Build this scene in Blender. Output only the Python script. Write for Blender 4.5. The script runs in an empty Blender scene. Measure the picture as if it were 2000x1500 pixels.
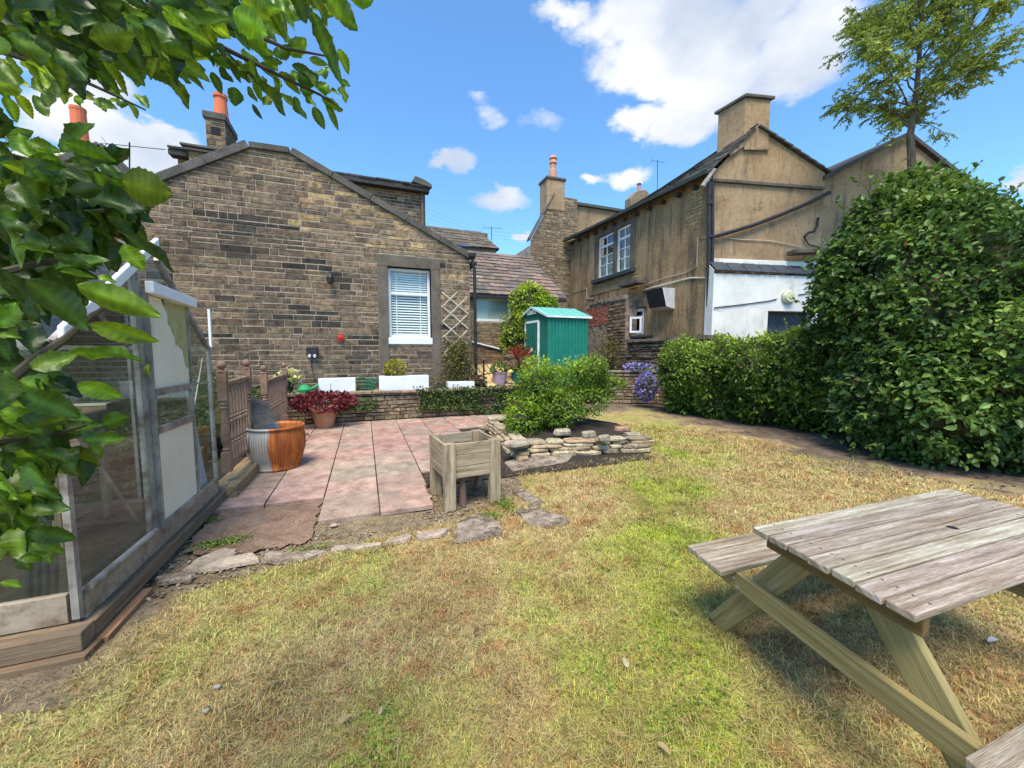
import bpy, math, random
import numpy as np
from mathutils import Vector, Matrix
random.seed(7); RNG = np.random.default_rng(7)
SC = bpy.context.scene
R = math.radians
V = Vector
# ------------------------------------------------------------------ camera
F_, TILT, YAW, H = 752.0, math.atan(60/752.0), R(20.95), 1.55
cd = bpy.data.cameras.new('camera'); cam = bpy.data.objects.new('camera', cd); SC.collection.objects.link(cam)
cd.sensor_width = 36; cd.lens = 36*F_/2000; cd.clip_end = 3000; cd.clip_start = 0.03
cam.location = (0, 0, H); cam.rotation_euler = (R(90)-TILT, 0, -YAW)
SC.camera = cam
# ------------------------------------------------------------------ sun, exposure
SUN_DIR = V((-0.20, -0.40, 0.88)).normalized()
sl = bpy.data.lights.new('sun', 'SUN'); sl.energy = 2.7; sl.angle = R(28); sl.color = (1, .90, .74)
so = bpy.data.objects.new('sun', sl); SC.collection.objects.link(so)
so.rotation_euler = SUN_DIR.to_track_quat('Z', 'Y').to_euler(); so.location = (0, 0, 30)
SC.view_settings.view_transform = 'Standard'; SC.view_settings.look = 'None'
SC.view_settings.exposure = 1.12; SC.view_settings.gamma = 1
# ------------------------------------------------------------------ survey helpers: sight line through a photo point met with a real plane
def ray(px, py):
    x = (px-1000)/F_; y = -(py-750)/F_; c, s = math.cos(TILT), math.sin(TILT)
    d = V((x, y*s+c, y*c-s)); cy, sy = math.cos(YAW), math.sin(YAW)
    return V((d.x*cy+d.y*sy, -d.x*sy+d.y*cy, d.z))
O_ = V((0, 0, H))
def G(px, py, z=0):
    d = ray(px, py); return O_+d*((z-H)/d.z)
def PY(px, py, Y):
    d = ray(px, py); return O_+d*(Y/d.y)
def PX(px, py, X):
    d = ray(px, py); return O_+d*(X/d.x)
def PP(px, py, p, dr):
    d = ray(px, py); n = V((dr[1], -dr[0], 0)); t = (n.x*p[0]+n.y*p[1])/(n.x*d.x+n.y*d.y); return O_+d*t
def PD(px, py, D):
    return O_+ray(px, py).normalized()*D
# ------------------------------------------------------------------ world
W = bpy.data.worlds.new('World'); SC.world = W; W.use_nodes = True
def build_world():
    nt = W.node_tree; N = nt.nodes; L = nt.links; N.clear()
    def nd(t, **k):
        n = N.new(t)
        for a, b in k.items(): setattr(n, a, b)
        return n
    def mth(op, a, b=None, c=None, clamp=False):
        n = nd('ShaderNodeMath', operation=op); n.use_clamp = clamp
        for i, v in enumerate((a, b, c)):
            if v is None: continue
            if isinstance(v, (int, float)): n.inputs[i].default_value = v
            else: L.new(v, n.inputs[i])
        return n.outputs[0]
    out = nd('ShaderNodeOutputWorld'); bg = nd('ShaderNodeBackground'); bg.inputs[1].default_value = 0.14
    sky = nd('ShaderNodeTexSky', sky_type='NISHITA'); sky.sun_disc = False
    sky.sun_elevation = math.asin(SUN_DIR.z); sky.sun_rotation = math.atan2(SUN_DIR.x, SUN_DIR.y)
    sky.air_density = 1.0; sky.dust_density = 0.6; sky.ozone_density = 2.5
    tc = nd('ShaderNodeTexCoord'); gen = tc.outputs['Generated']
    sp = nd('ShaderNodeSeparateXYZ'); L.new(gen, sp.inputs[0])
    az = mth('ARCTAN2', sp.outputs[0], sp.outputs[1]); el = mth('ARCSINE', sp.outputs[2])
    n1 = nd('ShaderNodeTexNoise'); n1.inputs['Scale'].default_value = 6.5; n1.inputs['Detail'].default_value = 9; n1.inputs['Roughness'].default_value = .62
    mp = nd('ShaderNodeMapping'); mp.inputs['Scale'].default_value = (1, 1, 1.7); L.new(gen, mp.inputs[0]); L.new(mp.outputs[0], n1.inputs[0])
    n2 = nd('ShaderNodeTexNoise'); n2.inputs['Scale'].default_value = 3.2; n2.inputs['Detail'].default_value = 7; L.new(mp.outputs[0], n2.inputs[0])
    sc_ = nd('ShaderNodeSeparateColor'); L.new(n1.outputs['Color'], sc_.inputs[0])
    azw = mth('MULTIPLY_ADD', mth('SUBTRACT', sc_.outputs[0], .5), .16, az)
    elw = mth('MULTIPLY_ADD', mth('SUBTRACT', sc_.outputs[1], .5), .12, el)
    blobs = [(1260, 120, 150, 85, 1), (1400, 150, 200, 85, 1), (1560, 165, 110, 55, 1), (1450, 20, 320, 90, 1), (1600, 70, 120, 90, 1), (1250, 20, 170, 70, .9), (1090, 22, 70, 30, .7),
             (1330, 245, 110, 42, 1), (1235, 240, 60, 34, .9), (963, 228, 40, 32, .62), (938, 186, 26, 16, .45), (1060, 242, 60, 26, .5),
             (897, 309, 50, 28, .85), (845, 300, 36, 18, .8), (970, 397, 74, 30, 1), (1228, 349, 60, 28, 1), (1155, 350, 26, 18, .9), (1020, 462, 24, 17, .9),
             (190, 170, 110, 70, .9), (280, 310, 150, 75, 1), (355, 320, 80, 60, 1), (160, 250, 140, 60, .9), (1995, 343, 32, 24, 1), (40, 60, 200, 110, .8), (520, -200, 300, 60, .9), (2400, 250, 200, 80, 1), (-500, 200, 300, 90, 1), (2300, 600, 200, 50, 1)]
    mx = None
    def dirof(px, py):
        d = ray(px, py).normalized(); return math.atan2(d.x, d.y), math.asin(d.z)
    for (px, py, rx, ry, wt) in blobs:
        a0, e0 = dirof(px, py); a1, _ = dirof(px+rx, py); _, e1 = dirof(px, py-ry)
        ra = abs(a1-a0)+.002; re = abs(e1-e0)+.002
        q = mth('ADD', mth('POWER', mth('DIVIDE', mth('SUBTRACT', azw, a0), ra), 2.0), mth('POWER', mth('DIVIDE', mth('SUBTRACT', elw, e0), re), 2.0))
        m = mth('MULTIPLY', mth('SUBTRACT', 1.0, q, clamp=True), wt)
        mx = m if mx is None else mth('ADD', mx, m)
    mx = mth('MULTIPLY', mth('MINIMUM', mx, 1.0), 1.0)
    dens = mth('ADD', mx, mth('MULTIPLY', mth('SUBTRACT', n1.outputs[0], .5), 1.1))
    mr = nd('ShaderNodeMapRange', interpolation_type='SMOOTHSTEP'); L.new(dens, mr.inputs[0]); mr.inputs[1].default_value = .15; mr.inputs[2].default_value = .9
    edge = nd('ShaderNodeMapRange'); L.new(mx, edge.inputs[0]); edge.inputs[1].default_value = 0; edge.inputs[2].default_value = .12
    alpha = mth('MULTIPLY', mth('MULTIPLY', mr.outputs[0], edge.outputs[0]), .97)
    sh = nd('ShaderNodeMapRange', interpolation_type='SMOOTHSTEP'); L.new(n2.outputs[0], sh.inputs[0]); sh.inputs[1].default_value = .36; sh.inputs[2].default_value = .62
    cc = nd('ShaderNodeMix', data_type='RGBA'); L.new(sh.outputs[0], cc.inputs[0]); cc.inputs[6].default_value = (2.1, 2.4, 2.9, 1); cc.inputs[7].default_value = (3.6, 3.6, 3.65, 1)
    tint = nd('ShaderNodeMix', data_type='RGBA', blend_type='MULTIPLY'); tint.inputs[0].default_value = 1; L.new(sky.outputs[0], tint.inputs[6]); tint.inputs[7].default_value = (.60, .88, 1.04, 1)
    mix = nd('ShaderNodeMix', data_type='RGBA'); L.new(alpha, mix.inputs[0]); L.new(tint.outputs[2], mix.inputs[6]); L.new(cc.outputs[2], mix.inputs[7])
    L.new(mix.outputs[2], bg.inputs[0]); L.new(bg.outputs[0], out.inputs[0])
build_world()
# ------------------------------------------------------------------ numpy noise
def _h(ix, iy, iz, s):
    n = (ix*374761393 + iy*668265263 + iz*2147483647 + s*1274126177) & 0xffffffff
    n = ((n ^ (n >> 13))*1274126177) & 0xffffffff
    return ((n ^ (n >> 16)) & 0xffff)/65535.0
def vn(x, y, z=0, s=0):
    x = np.asarray(x, float); y = np.asarray(y, float)+0*x; z = np.asarray(z, float)+0*x
    ix, iy, iz = np.floor(x).astype(np.int64), np.floor(y).astype(np.int64), np.floor(z).astype(np.int64)
    fx, fy, fz = x-ix, y-iy, z-iz
    fx, fy, fz = [t*t*(3-2*t) for t in (fx, fy, fz)]
    r = 0
    for a in (0, 1):
        for b in (0, 1):
            for c in (0, 1):
                r = r + _h(ix+a, iy+b, iz+c, s)*(fx if a else 1-fx)*(fy if b else 1-fy)*(fz if c else 1-fz)
    return r
def fbm(x, y, z=0, s=0, o=4):
    r = 0; a = .5; t = 0
    for k in range(o):
        r = r + a*vn(np.asarray(x)*2**k, np.asarray(y)*2**k, np.asarray(z)*2**k, s+k); t += a; a *= .5
    return r/t
# ------------------------------------------------------------------ materials
MT = {}
def mat(name, cols, scale=4, detail=6, rough=.8, bump=.3, bscale=None, attr=False, uv=False, stretch=(1, 1, 1), metal=0, dirt=None, rng=(.3, .7), spec=.35, transl=0, fine=0, bdist=.01, crack=0):
    m = bpy.data.materials.new(name); m.use_nodes = True; nt = m.node_tree; N = nt.nodes; L = nt.links
    b = N['Principled BSDF']; tc = N.new('ShaderNodeTexCoord'); src = tc.outputs['UV' if uv else 'Object']
    mp = N.new('ShaderNodeMapping'); mp.inputs['Scale'].default_value = stretch; L.new(src, mp.inputs[0])
    n = N.new('ShaderNodeTexNoise'); n.inputs['Scale'].default_value = scale; n.inputs['Detail'].default_value = detail; n.inputs['Roughness'].default_value = .65; L.new(mp.outputs[0], n.inputs[0])
    r = N.new('ShaderNodeValToRGB'); e = r.color_ramp.elements
    while len(e) < len(cols): e.new(.5)
    for i, c in enumerate(cols):
        e[i].position = rng[0]+(rng[1]-rng[0])*(i/max(1, len(cols)-1)); e[i].color = (*c, 1)
    L.new(n.outputs[0], r.inputs[0]); col = r.outputs[0]
    if attr:
        a = N.new('ShaderNodeAttribute'); a.attribute_name = 'Col'
        mx = N.new('ShaderNodeMix'); mx.data_type = 'RGBA'; mx.blend_type = 'MULTIPLY'; mx.inputs[0].default_value = 1
        L.new(col, mx.inputs[6]); L.new(a.outputs[0], mx.inputs[7]); col = mx.outputs[2]
    if dirt:
        dc, ds, lo, hi = dirt[:4]; dn = N.new('ShaderNodeTexNoise'); dn.inputs['Scale'].default_value = ds; dn.inputs['Detail'].default_value = 8; dn.inputs['Roughness'].default_value = .7
        dm = N.new('ShaderNodeMapping'); dm.inputs['Scale'].default_value = dirt[4] if len(dirt) > 4 else (1, 1, 1); dm.inputs['Location'].default_value = (3.3, 7.7, 1.1)
        L.new(src, dm.inputs[0]); L.new(dm.outputs[0], dn.inputs[0])
        mr = N.new('ShaderNodeMapRange'); mr.inputs[1].default_value = lo; mr.inputs[2].default_value = hi; L.new(dn.outputs[0], mr.inputs[0])
        mx = N.new('ShaderNodeMix'); mx.data_type = 'RGBA'; L.new(mr.outputs[0], mx.inputs[0]); L.new(col, mx.inputs[6]); mx.inputs[7].default_value = (*dc, 1); col = mx.outputs[2]
    if crack:
        cw = N.new('ShaderNodeTexNoise'); cw.inputs['Scale'].default_value = 1.5; cw.inputs['Detail'].default_value = 6; L.new(src, cw.inputs[0])
        ad = N.new('ShaderNodeVectorMath'); ad.operation = 'MULTIPLY_ADD'; ad.inputs[1].default_value = (1.2, 1.2, 1.2); L.new(cw.outputs['Color'], ad.inputs[0]); L.new(src, ad.inputs[2])
        vo = N.new('ShaderNodeTexVoronoi'); vo.feature = 'DISTANCE_TO_EDGE'; vo.inputs['Scale'].default_value = crack; L.new(ad.outputs[0], vo.inputs['Vector'])
        m1 = N.new('ShaderNodeMapRange'); m1.inputs[1].default_value = .002; m1.inputs[2].default_value = .008; m1.inputs[3].default_value = .75; m1.inputs[4].default_value = 0; L.new(vo.outputs[0], m1.inputs[0])
        m2 = N.new('ShaderNodeMapRange'); m2.inputs[1].default_value = .54; m2.inputs[2].default_value = .66; L.new(cw.outputs[0], m2.inputs[0])
        mm = N.new('ShaderNodeMath'); mm.operation = 'MULTIPLY'; L.new(m1.outputs[0], mm.inputs[0]); L.new(m2.outputs[0], mm.inputs[1])
        mx = N.new('ShaderNodeMix'); mx.data_type = 'RGBA'; L.new(mm.outputs[0], mx.inputs[0]); L.new(col, mx.inputs[6]); mx.inputs[7].default_value = (.05, .04, .03, 1); col = mx.outputs[2]
    if fine:
        fn = N.new('ShaderNodeTexNoise'); fn.inputs['Scale'].default_value = scale*11; fn.inputs['Detail'].default_value = 3; L.new(mp.outputs[0], fn.inputs[0])
        fr = N.new('ShaderNodeMapRange'); fr.inputs[1].default_value = .3; fr.inputs[2].default_value = .7; fr.inputs[3].default_value = 1-fine; fr.inputs[4].default_value = 1+fine; L.new(fn.outputs[0], fr.inputs[0])
        vm = N.new('ShaderNodeVectorMath'); vm.operation = 'SCALE'; L.new(col, vm.inputs[0]); L.new(fr.outputs[0], vm.inputs['Scale']); col = vm.outputs[0]
    L.new(col, b.inputs['Base Color']); b.inputs['Roughness'].default_value = rough; b.inputs['Metallic'].default_value = metal; b.inputs['Specular IOR Level'].default_value = spec
    if bump:
        bn = N.new('ShaderNodeTexNoise'); bn.inputs['Scale'].default_value = bscale or scale*6; bn.inputs['Detail'].default_value = 6; L.new(mp.outputs[0], bn.inputs[0])
        bp = N.new('ShaderNodeBump'); bp.inputs['Strength'].default_value = bump; bp.inputs['Distance'].default_value = bdist; L.new(bn.outputs[0], bp.inputs['Height']); L.new(bp.outputs[0], b.inputs['Normal'])
    if transl:
        t = N.new('ShaderNodeBsdfTranslucent'); L.new(col, t.inputs[0]); ms = N.new('ShaderNodeMixShader'); ms.inputs[0].default_value = transl
        L.new(b.outputs[0], ms.inputs[1]); L.new(t.outputs[0], ms.inputs[2]); L.new(ms.outputs[0], N['Material Output'].inputs[0])
    MT[name] = m; return m
W1 = (.85, .85, .85); W2 = (1.12, 1.12, 1.12)
M_stone = mat('sooty stone', [(.4, .36, .32), (1.05, .98, .9), (1.6, 1.42, 1.18)], 9, 8, .92, .9, 40, attr=True, fine=.35, rng=(.34, .66), dirt=((.045, .036, .028), 1.9, .5, .74), bdist=.02)
M_mortar = mat('mortar', [(.27, .215, .16), (.54, .45, .34)], 3, 6, .95, .5, 60, fine=.2, dirt=((.14, .11, .08), 1.3, .52, .8))
M_buff = mat('buff stone', [(.35, .32, .27), (.9, .88, .85), (1.35, 1.3, 1.2)], 9, 9, .95, 1, 30, attr=True, fine=.25, bdist=.02)
M_lint = mat('lintel stone', [(.07, .055, .042), (.13, .105, .08), (.17, .14, .11)], 3, 8, .9, .5, 40, fine=.2, stretch=(1, 1, .5))
M_cope = mat('coping stone', [(.06, .055, .05), (.14, .125, .105)], 3, 8, .92, .6, 30, fine=.25)
M_render = mat('cement render', [(.19, .115, .055), (.33, .21, .10), (.42, .285, .15)], 1.1, 9, .95, .5, bscale=60, fine=.2, crack=.55, dirt=((.115, .085, .055), 1.7, .44, .64, (2.4, 2.4, .3)))
M_render2 = mat('gable render', [(.25, .155, .083), (.345, .232, .13), (.41, .285, .17)], .9, 8, .95, .4, bscale=60, fine=.14, crack=.45, dirt=((.12, .095, .07), 2.2, .52, .72, (1.8, 1.8, .3)))
M_white = mat('white masonry paint', [(.64, .61, .55), (.84, .81, .74)], 1.5, 8, .7, .6, bscale=30, crack=.5, dirt=((.42, .40, .35), 2.2, .5, .75, (1, 1, .4)))
M_slate = mat('stone slate', [(.5, .5, .5), (1.2, 1.2, 1.2)], 8, 7, .9, .7, 40, attr=True, fine=.25)
M_tile = mat('blue black tile', [(.03, .035, .045), (.065, .075, .09)], 5, 6, .5, .3)
M_wpaint = mat('white gloss frame', [(.72, .73, .74), (.82, .83, .84)], 5, 4, .35, .05)
M_blind = mat('blind slat', [(.78, .82, .77), (.88, .9, .86)], 3, 3, .5, .0)
M_net = mat('pale green curtain', [(.3, .38, .33), (.45, .53, .47)], 5, 5, .8, .2, stretch=(12, 12, .5))
M_black = mat('black iron', [(.012, .012, .014), (.035, .033, .035)], 8, 5, .5, .3)
M_dark = mat('dark interior', [(.008, .008, .01), (.02, .02, .022)], 3, 4, .9, 0)
M_cable = mat('cream cable', [(.42, .36, .26), (.6, .54, .42)], 8, 4, .6, 0)
M_pot = mat('terracotta', [(.46, .2, .11), (.62, .32, .2)], 6, 6, .85, .25, fine=.1)
M_orange = mat('chimney pot clay', [(.55, .12, .05), (.72, .2, .09)], 3, 5, .85, .2)
M_wood = mat('weathered wood', [(.19, .14, .085), (.38, .30, .20), (.52, .43, .31)], 3.2, 9, .85, .7, 22, attr=True, uv=True, stretch=(.35, 9, 1), fine=.25, dirt=((.12, .095, .065), 3, .48, .72, (.7, 4, 1)), bdist=.004)
M_gwood = mat('treated wood', [(.13, .10, .035), (.24, .185, .075), (.34, .27, .14)], 2.5, 9, .85, .5, 20, attr=True, uv=True, stretch=(.3, 10, 1), fine=.18, bdist=.004)
M_twood = mat('table boards', [(.13, .09, .055), (.28, .22, .15), (.42, .36, .275), (.60, .54, .45)], 2.6, 10, .7, .9, 18, attr=True, uv=True, stretch=(.8, 16, 1), fine=.3, rng=(.30, .70), dirt=((.2, .14, .09), 2.6, .52, .68, (.8, 6, 1)), bdist=.005)
M_bwood = mat('brown painted wood', [(.17, .105, .07), (.29, .19, .135)], 5, 7, .8, .4, attr=True, fine=.12)
M_rail = mat('stained base rail', [(.24, .18, .12), (.42, .34, .25)], 4, 8, .7, .3, dirt=((.12, .07, .04), 5, .5, .7))
M_alu = mat('dull aluminium', [(.17, .155, .135), (.43, .40, .36)], 5, 7, .5, .2, metal=.35, dirt=((.11, .075, .045), 6, .48, .68))
M_cream = mat('cream panel', [(.68, .6, .42), (.78, .71, .54)], 2, 6, .7, .1, dirt=((.3, .2, .1), 3, .6, .85))
M_lichen = mat('lichen', [(.3, .27, .1), (.45, .42, .2)], 12, 6, .9, .3)
M_blue = mat('pale blue board', [(.45, .56, .66), (.6, .7, .78)], 3, 6, .7, .1, dirt=((.4, .4, .38), 5, .6, .75))
M_slab = mat('patio slab', [(.40, .35, .31), (.78, .74, .69), (1.06, 1.02, .95)], 5, 9, .9, .5, 55, attr=True, fine=.25, dirt=((.24, .19, .15), 1.8, .5, .74), bdist=.004)
M_conc = mat('old concrete', [(.15, .115, .085), (.28, .22, .165), (.42, .34, .26)], 6, 9, .95, 1, 30, fine=.35, bdist=.02, dirt=((.09, .065, .045), 5, .5, .62))
M_bark = mat('bark', [(.06, .045, .03), (.16, .13, .09)], 9, 7, .95, .8, 40, stretch=(1, 1, .3))
M_twig = mat('twig', [(.035, .03, .02), (.08, .065, .04)], 9, 5, .9, .2)
M_soil = mat('dark soil', [(.022, .016, .012), (.06, .045, .033)], 14, 8, 1, 1, 50, fine=.3, bdist=.03)
M_leaf = mat('leaf', [(.8, .8, .8), (1.15, 1.15, 1.15)], 12, 3, .42, 0, attr=True, transl=.28, spec=.35)
M_leafg = mat('glossy leaf', [(.8, .8, .8), (1.12, 1.12, 1.12)], 14, 4, .36, .35, 90, attr=True, transl=.5, spec=.4, bdist=.003)
M_grass = mat('grass blade', [(.9, .9, .9), (1.1, 1.1, 1.1)], 12, 2, .7, 0, attr=True, transl=.25, spec=.2)
M_petal = mat('petal', [(.9, .9, .9), (1.1, 1.1, 1.1)], 9, 2, .7, 0, attr=True, transl=.3)
M_ground = mat('lawn ground', [(.5, .5, .5), (1, 1, 1), (1.3, 1.3, 1.3)], 16, 10, 1, 1, 70, attr=True, fine=.35, bdist=.02)
M_dirty = mat('plain attr', [(.8, .8, .8), (1.15, 1.15, 1.15)], 6, 6, .75, .2, attr=True)
def glassmat(name, tint=(.75, .8, .78), dirt=.09, dcol=(.2, .2, .15), refl=.03, rough=.03):
    m = bpy.data.materials.new(name); m.use_nodes = True; N = m.node_tree.nodes; L = m.node_tree.links; N.clear()
    o = N.new('ShaderNodeOutputMaterial'); t = N.new('ShaderNodeBsdfTransparent'); t.inputs[0].default_value = (*tint, 1)
    g = N.new('ShaderNodeBsdfGlossy'); g.inputs['Roughness'].default_value = rough; g.inputs[0].default_value = (.9, .95, 1, 1)
    lw = N.new('ShaderNodeLayerWeight'); lw.inputs[0].default_value = .35
    ma = N.new('ShaderNodeMath'); ma.operation = 'MULTIPLY_ADD'; ma.inputs[1].default_value = .14; ma.inputs[2].default_value = refl; L.new(lw.outputs[1], ma.inputs[0])
    m1 = N.new('ShaderNodeMixShader'); L.new(ma.outputs[0], m1.inputs[0]); L.new(t.outputs[0], m1.inputs[1]); L.new(g.outputs[0], m1.inputs[2])
    d = N.new('ShaderNodeBsdfDiffuse'); d.inputs[0].default_value = (*dcol, 1)
    tc = N.new('ShaderNodeTexCoord'); n = N.new('ShaderNodeTexNoise'); n.inputs['Scale'].default_value = 3.5; n.inputs['Detail'].default_value = 9; n.inputs['Roughness'].default_value = .7; L.new(tc.outputs['Object'], n.inputs[0])
    mr = N.new('ShaderNodeMapRange'); mr.inputs[1].default_value = .38; mr.inputs[2].default_value = .75; mr.inputs[3].default_value = dirt*.3; mr.inputs[4].default_value = dirt*2.2; L.new(n.outputs[0], mr.inputs[0])
    m2 = N.new('ShaderNodeMixShader'); L.new(mr.outputs[0], m2.inputs[0]); L.new(m1.outputs[0], m2.inputs[1]); L.new(d.outputs[0], m2.inputs[2]); L.new(m2.outputs[0], o.inputs[0])
    return m
M_glass = glassmat('dirty greenhouse glass'); M_pane = glassmat('window glass', (.97, .98, .97), .01, (.3, .3, .3), .03, .01)
def rustmat():
    m = mat('galvanised rust', [(.36, .33, .29), (.52, .48, .42)], 4, 6, .55, .15, metal=.2); N = m.node_tree.nodes; L = m.node_tree.links; b = N['Principled BSDF']
    tc = N.new('ShaderNodeTexCoord'); sp = N.new('ShaderNodeSeparateXYZ'); L.new(tc.outputs['Object'], sp.inputs[0])
    n = N.new('ShaderNodeTexNoise'); n.inputs['Scale'].default_value = 5; n.inputs['Detail'].default_value = 7; L.new(tc.outputs['Object'], n.inputs[0])
    # rust covers the side of the tub away from the balustrade, with a ragged vertical border
    a = N.new('ShaderNodeMath'); a.operation = 'MULTIPLY_ADD'; a.inputs[1].default_value = .16; L.new(n.outputs[0], a.inputs[0]); L.new(sp.outputs[0], a.inputs[2])
    mr = N.new('ShaderNodeMapRange'); mr.inputs[1].default_value = .03; mr.inputs[2].default_value = .07; L.new(a.outputs[0], mr.inputs[0])
    r = N.new('ShaderNodeValToRGB'); r.color_ramp.elements[0].color = (.22, .05, .015, 1); r.color_ramp.elements[1].color = (.56, .17, .035, 1); r.color_ramp.elements[0].position = .3; r.color_ramp.elements[1].position = .65
    n2 = N.new('ShaderNodeTexNoise'); n2.inputs['Scale'].default_value = 7; n2.inputs['Detail'].default_value = 8
    mp = N.new('ShaderNodeMapping'); mp.inputs['Scale'].default_value = (2, 2, .35); L.new(tc.outputs['Object'], mp.inputs[0]); L.new(mp.outputs[0], n2.inputs[0]); L.new(n2.outputs[0], r.inputs[0])
    old = b.inputs['Base Color'].links[0].from_socket; mx = N.new('ShaderNodeMix'); mx.data_type = 'RGBA'; L.new(mr.outputs[0], mx.inputs[0]); L.new(old, mx.inputs[6]); L.new(r.outputs[0], mx.inputs[7])
    at = N.new('ShaderNodeAttribute'); at.attribute_name = 'Col'; m3 = N.new('ShaderNodeMix'); m3.data_type = 'RGBA'; m3.blend_type = 'MULTIPLY'; m3.inputs[0].default_value = 1; L.new(mx.outputs[2], m3.inputs[6]); L.new(at.outputs[0], m3.inputs[7]); L.new(m3.outputs[2], b.inputs['Base Color'])
    return m
M_rust = rustmat()
# ------------------------------------------------------------------ object helpers
ORG = {}
def tag(o, label=None, cat=None, group=None, kind=None):
    if label: o['label'] = label
    if cat: o['category'] = cat
    if group: o['group'] = group
    if kind: o['kind'] = kind
    return o
def thing(name, loc, label, cat, group=None):
    o = bpy.data.objects.new(name, None); SC.collection.objects.link(o); o.location = loc; o.empty_display_size = .1
    ORG[o.name] = V(loc); return tag(o, label, cat, group)
def link_mesh(name, me, parent, org):
    o = bpy.data.objects.new(name, me); SC.collection.objects.link(o)
    if parent is not None: o.parent = parent
    else: o.location = org
    ORG[o.name] = V(org); return o
class MB:
    def __init__(s): s.v = []; s.f = []; s.c = []; s.g = []; s.mi = []; s.m = 0
    def add(s, vs, fs, col=(1, 1, 1), grain=None):
        n = len(s.v); s.v += [V(p) for p in vs]
        for f in fs: s.f.append([n+i for i in f]); s.c.append(col); s.g.append(grain); s.mi.append(s.m)
        return s
    def frame(s, o, a, b, c, col=(1, 1, 1), grain=None, inset=0):
        # box from corner o along a,b,c
        o, a, b, c = V(o), V(a), V(b), V(c)
        if a.cross(b).dot(c) < 0: a, b = b, a
        if grain is None:
            L = max((a, b, c), key=lambda t: t.length); k = random.uniform(0, 9); grain = (L.normalized(), k)
        vs = [o, o+a, o+a+b, o+b, o+c, o+a+c, o+a+b+c, o+b+c]
        return s.add(vs, [(0, 3, 2, 1), (4, 5, 6, 7), (0, 1, 5, 4), (1, 2, 6, 5), (2, 3, 7, 6), (3, 0, 4, 7)], col, grain)
    def bx(s, x0, x1, y0, y1, z0, z1, col=(1, 1, 1)):
        return s.frame((x0, y0, z0), (x1-x0, 0, 0), (0, y1-y0, 0), (0, 0, z1-z0), col)
    def bar(s, p, q, w, h, up=(0, 0, 1), col=(1, 1, 1), side=None):
        p, q = V(p), V(q); d = (q-p); u = V(up); sd = d.cross(u).normalized() if side is None else V(side).normalized()
        uu = sd.cross(d).normalized()
        return s.frame(p-sd*w/2-uu*h/2, sd*w, uu*h, d, col)
    def cyl(s, p, q, r0, r1=None, n=10, cap=True, col=(1, 1, 1)):
        r1 = r0 if r1 is None else r1; p, q = V(p), V(q); d = (q-p).normalized(); a = d.orthogonal().normalized(); b = d.cross(a); vs = []
        for (c, r) in ((p, r0), (q, r1)):
            for i in range(n):
                t = 2*math.pi*i/n; vs.append(c+a*math.cos(t)*r+b*math.sin(t)*r)
        fs = [(i, (i+1) % n, n+(i+1) % n, n+i) for i in range(n)]
        if cap: fs += [tuple(range(n-1, -1, -1)), tuple(range(n, 2*n))]
        return s.add(vs, fs, col)
    def tube(s, pts, r, n=8, col=(1, 1, 1), r1=None):
        pts = [V(p) for p in pts]; rr = [r+(0 if r1 is None else (r1-r)*i/(len(pts)-1)) for i in range(len(pts))]; vs = []
        d0 = (pts[1]-pts[0]).normalized(); a = d0.orthogonal().normalized()
        for i, p in enumerate(pts):
            d = (pts[min(i+1, len(pts)-1)]-pts[max(i-1, 0)]).normalized(); a = (a-d*a.dot(d)).normalized(); b = d.cross(a)
            for k in range(n):
                t = 2*math.pi*k/n; vs.append(p+a*math.cos(t)*rr[i]+b*math.sin(t)*rr[i])
        fs = []
        for i in range(len(pts)-1):
            for k in range(n): fs.append((i*n+k, i*n+(k+1) % n, (i+1)*n+(k+1) % n, (i+1)*n+k))
        fs += [tuple(range(n-1, -1, -1)), tuple(range((len(pts)-1)*n, len(pts)*n))]
        return s.add(vs, fs, col)
    def lathe(s, c, prof, n=24, col=(1, 1, 1), rf=None, close=True):
        c = V(c); vs = []
        for (r, z) in prof:
            for i in range(n):
                t = 2*math.pi*i/n; rr = r*(rf(t, z) if rf else 1); vs.append(c+V((math.cos(t)*rr, math.sin(t)*rr, z)))
        fs = []
        for j in range(len(prof)-1):
            for i in range(n): fs.append((j*n+i, j*n+(i+1) % n, (j+1)*n+(i+1) % n, (j+1)*n+i))
        if close: fs += [tuple(range(n-1, -1, -1)), tuple(range((len(prof)-1)*n, len(prof)*n))]
        return s.add(vs, fs, col)
    def prism(s, pts, off, col=(1, 1, 1)):
        pts = [V(p) for p in pts]; off = V(off); n = len(pts); nn = V((0, 0, 0))
        for i in range(n): nn += pts[i].cross(pts[(i+1) % n])
        if nn.dot(off) < 0: pts = pts[::-1]
        vs = pts+[p+off for p in pts]; fs = [tuple(range(n-1, -1, -1)), tuple(range(n, 2*n))]+[(i, (i+1) % n, n+(i+1) % n, n+i) for i in range(n)]
        return s.add(vs, fs, col)
    def quad(s, a, b, c, d, col=(1, 1, 1)): return s.add([a, b, c, d], [(0, 1, 2, 3)], col)
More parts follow.
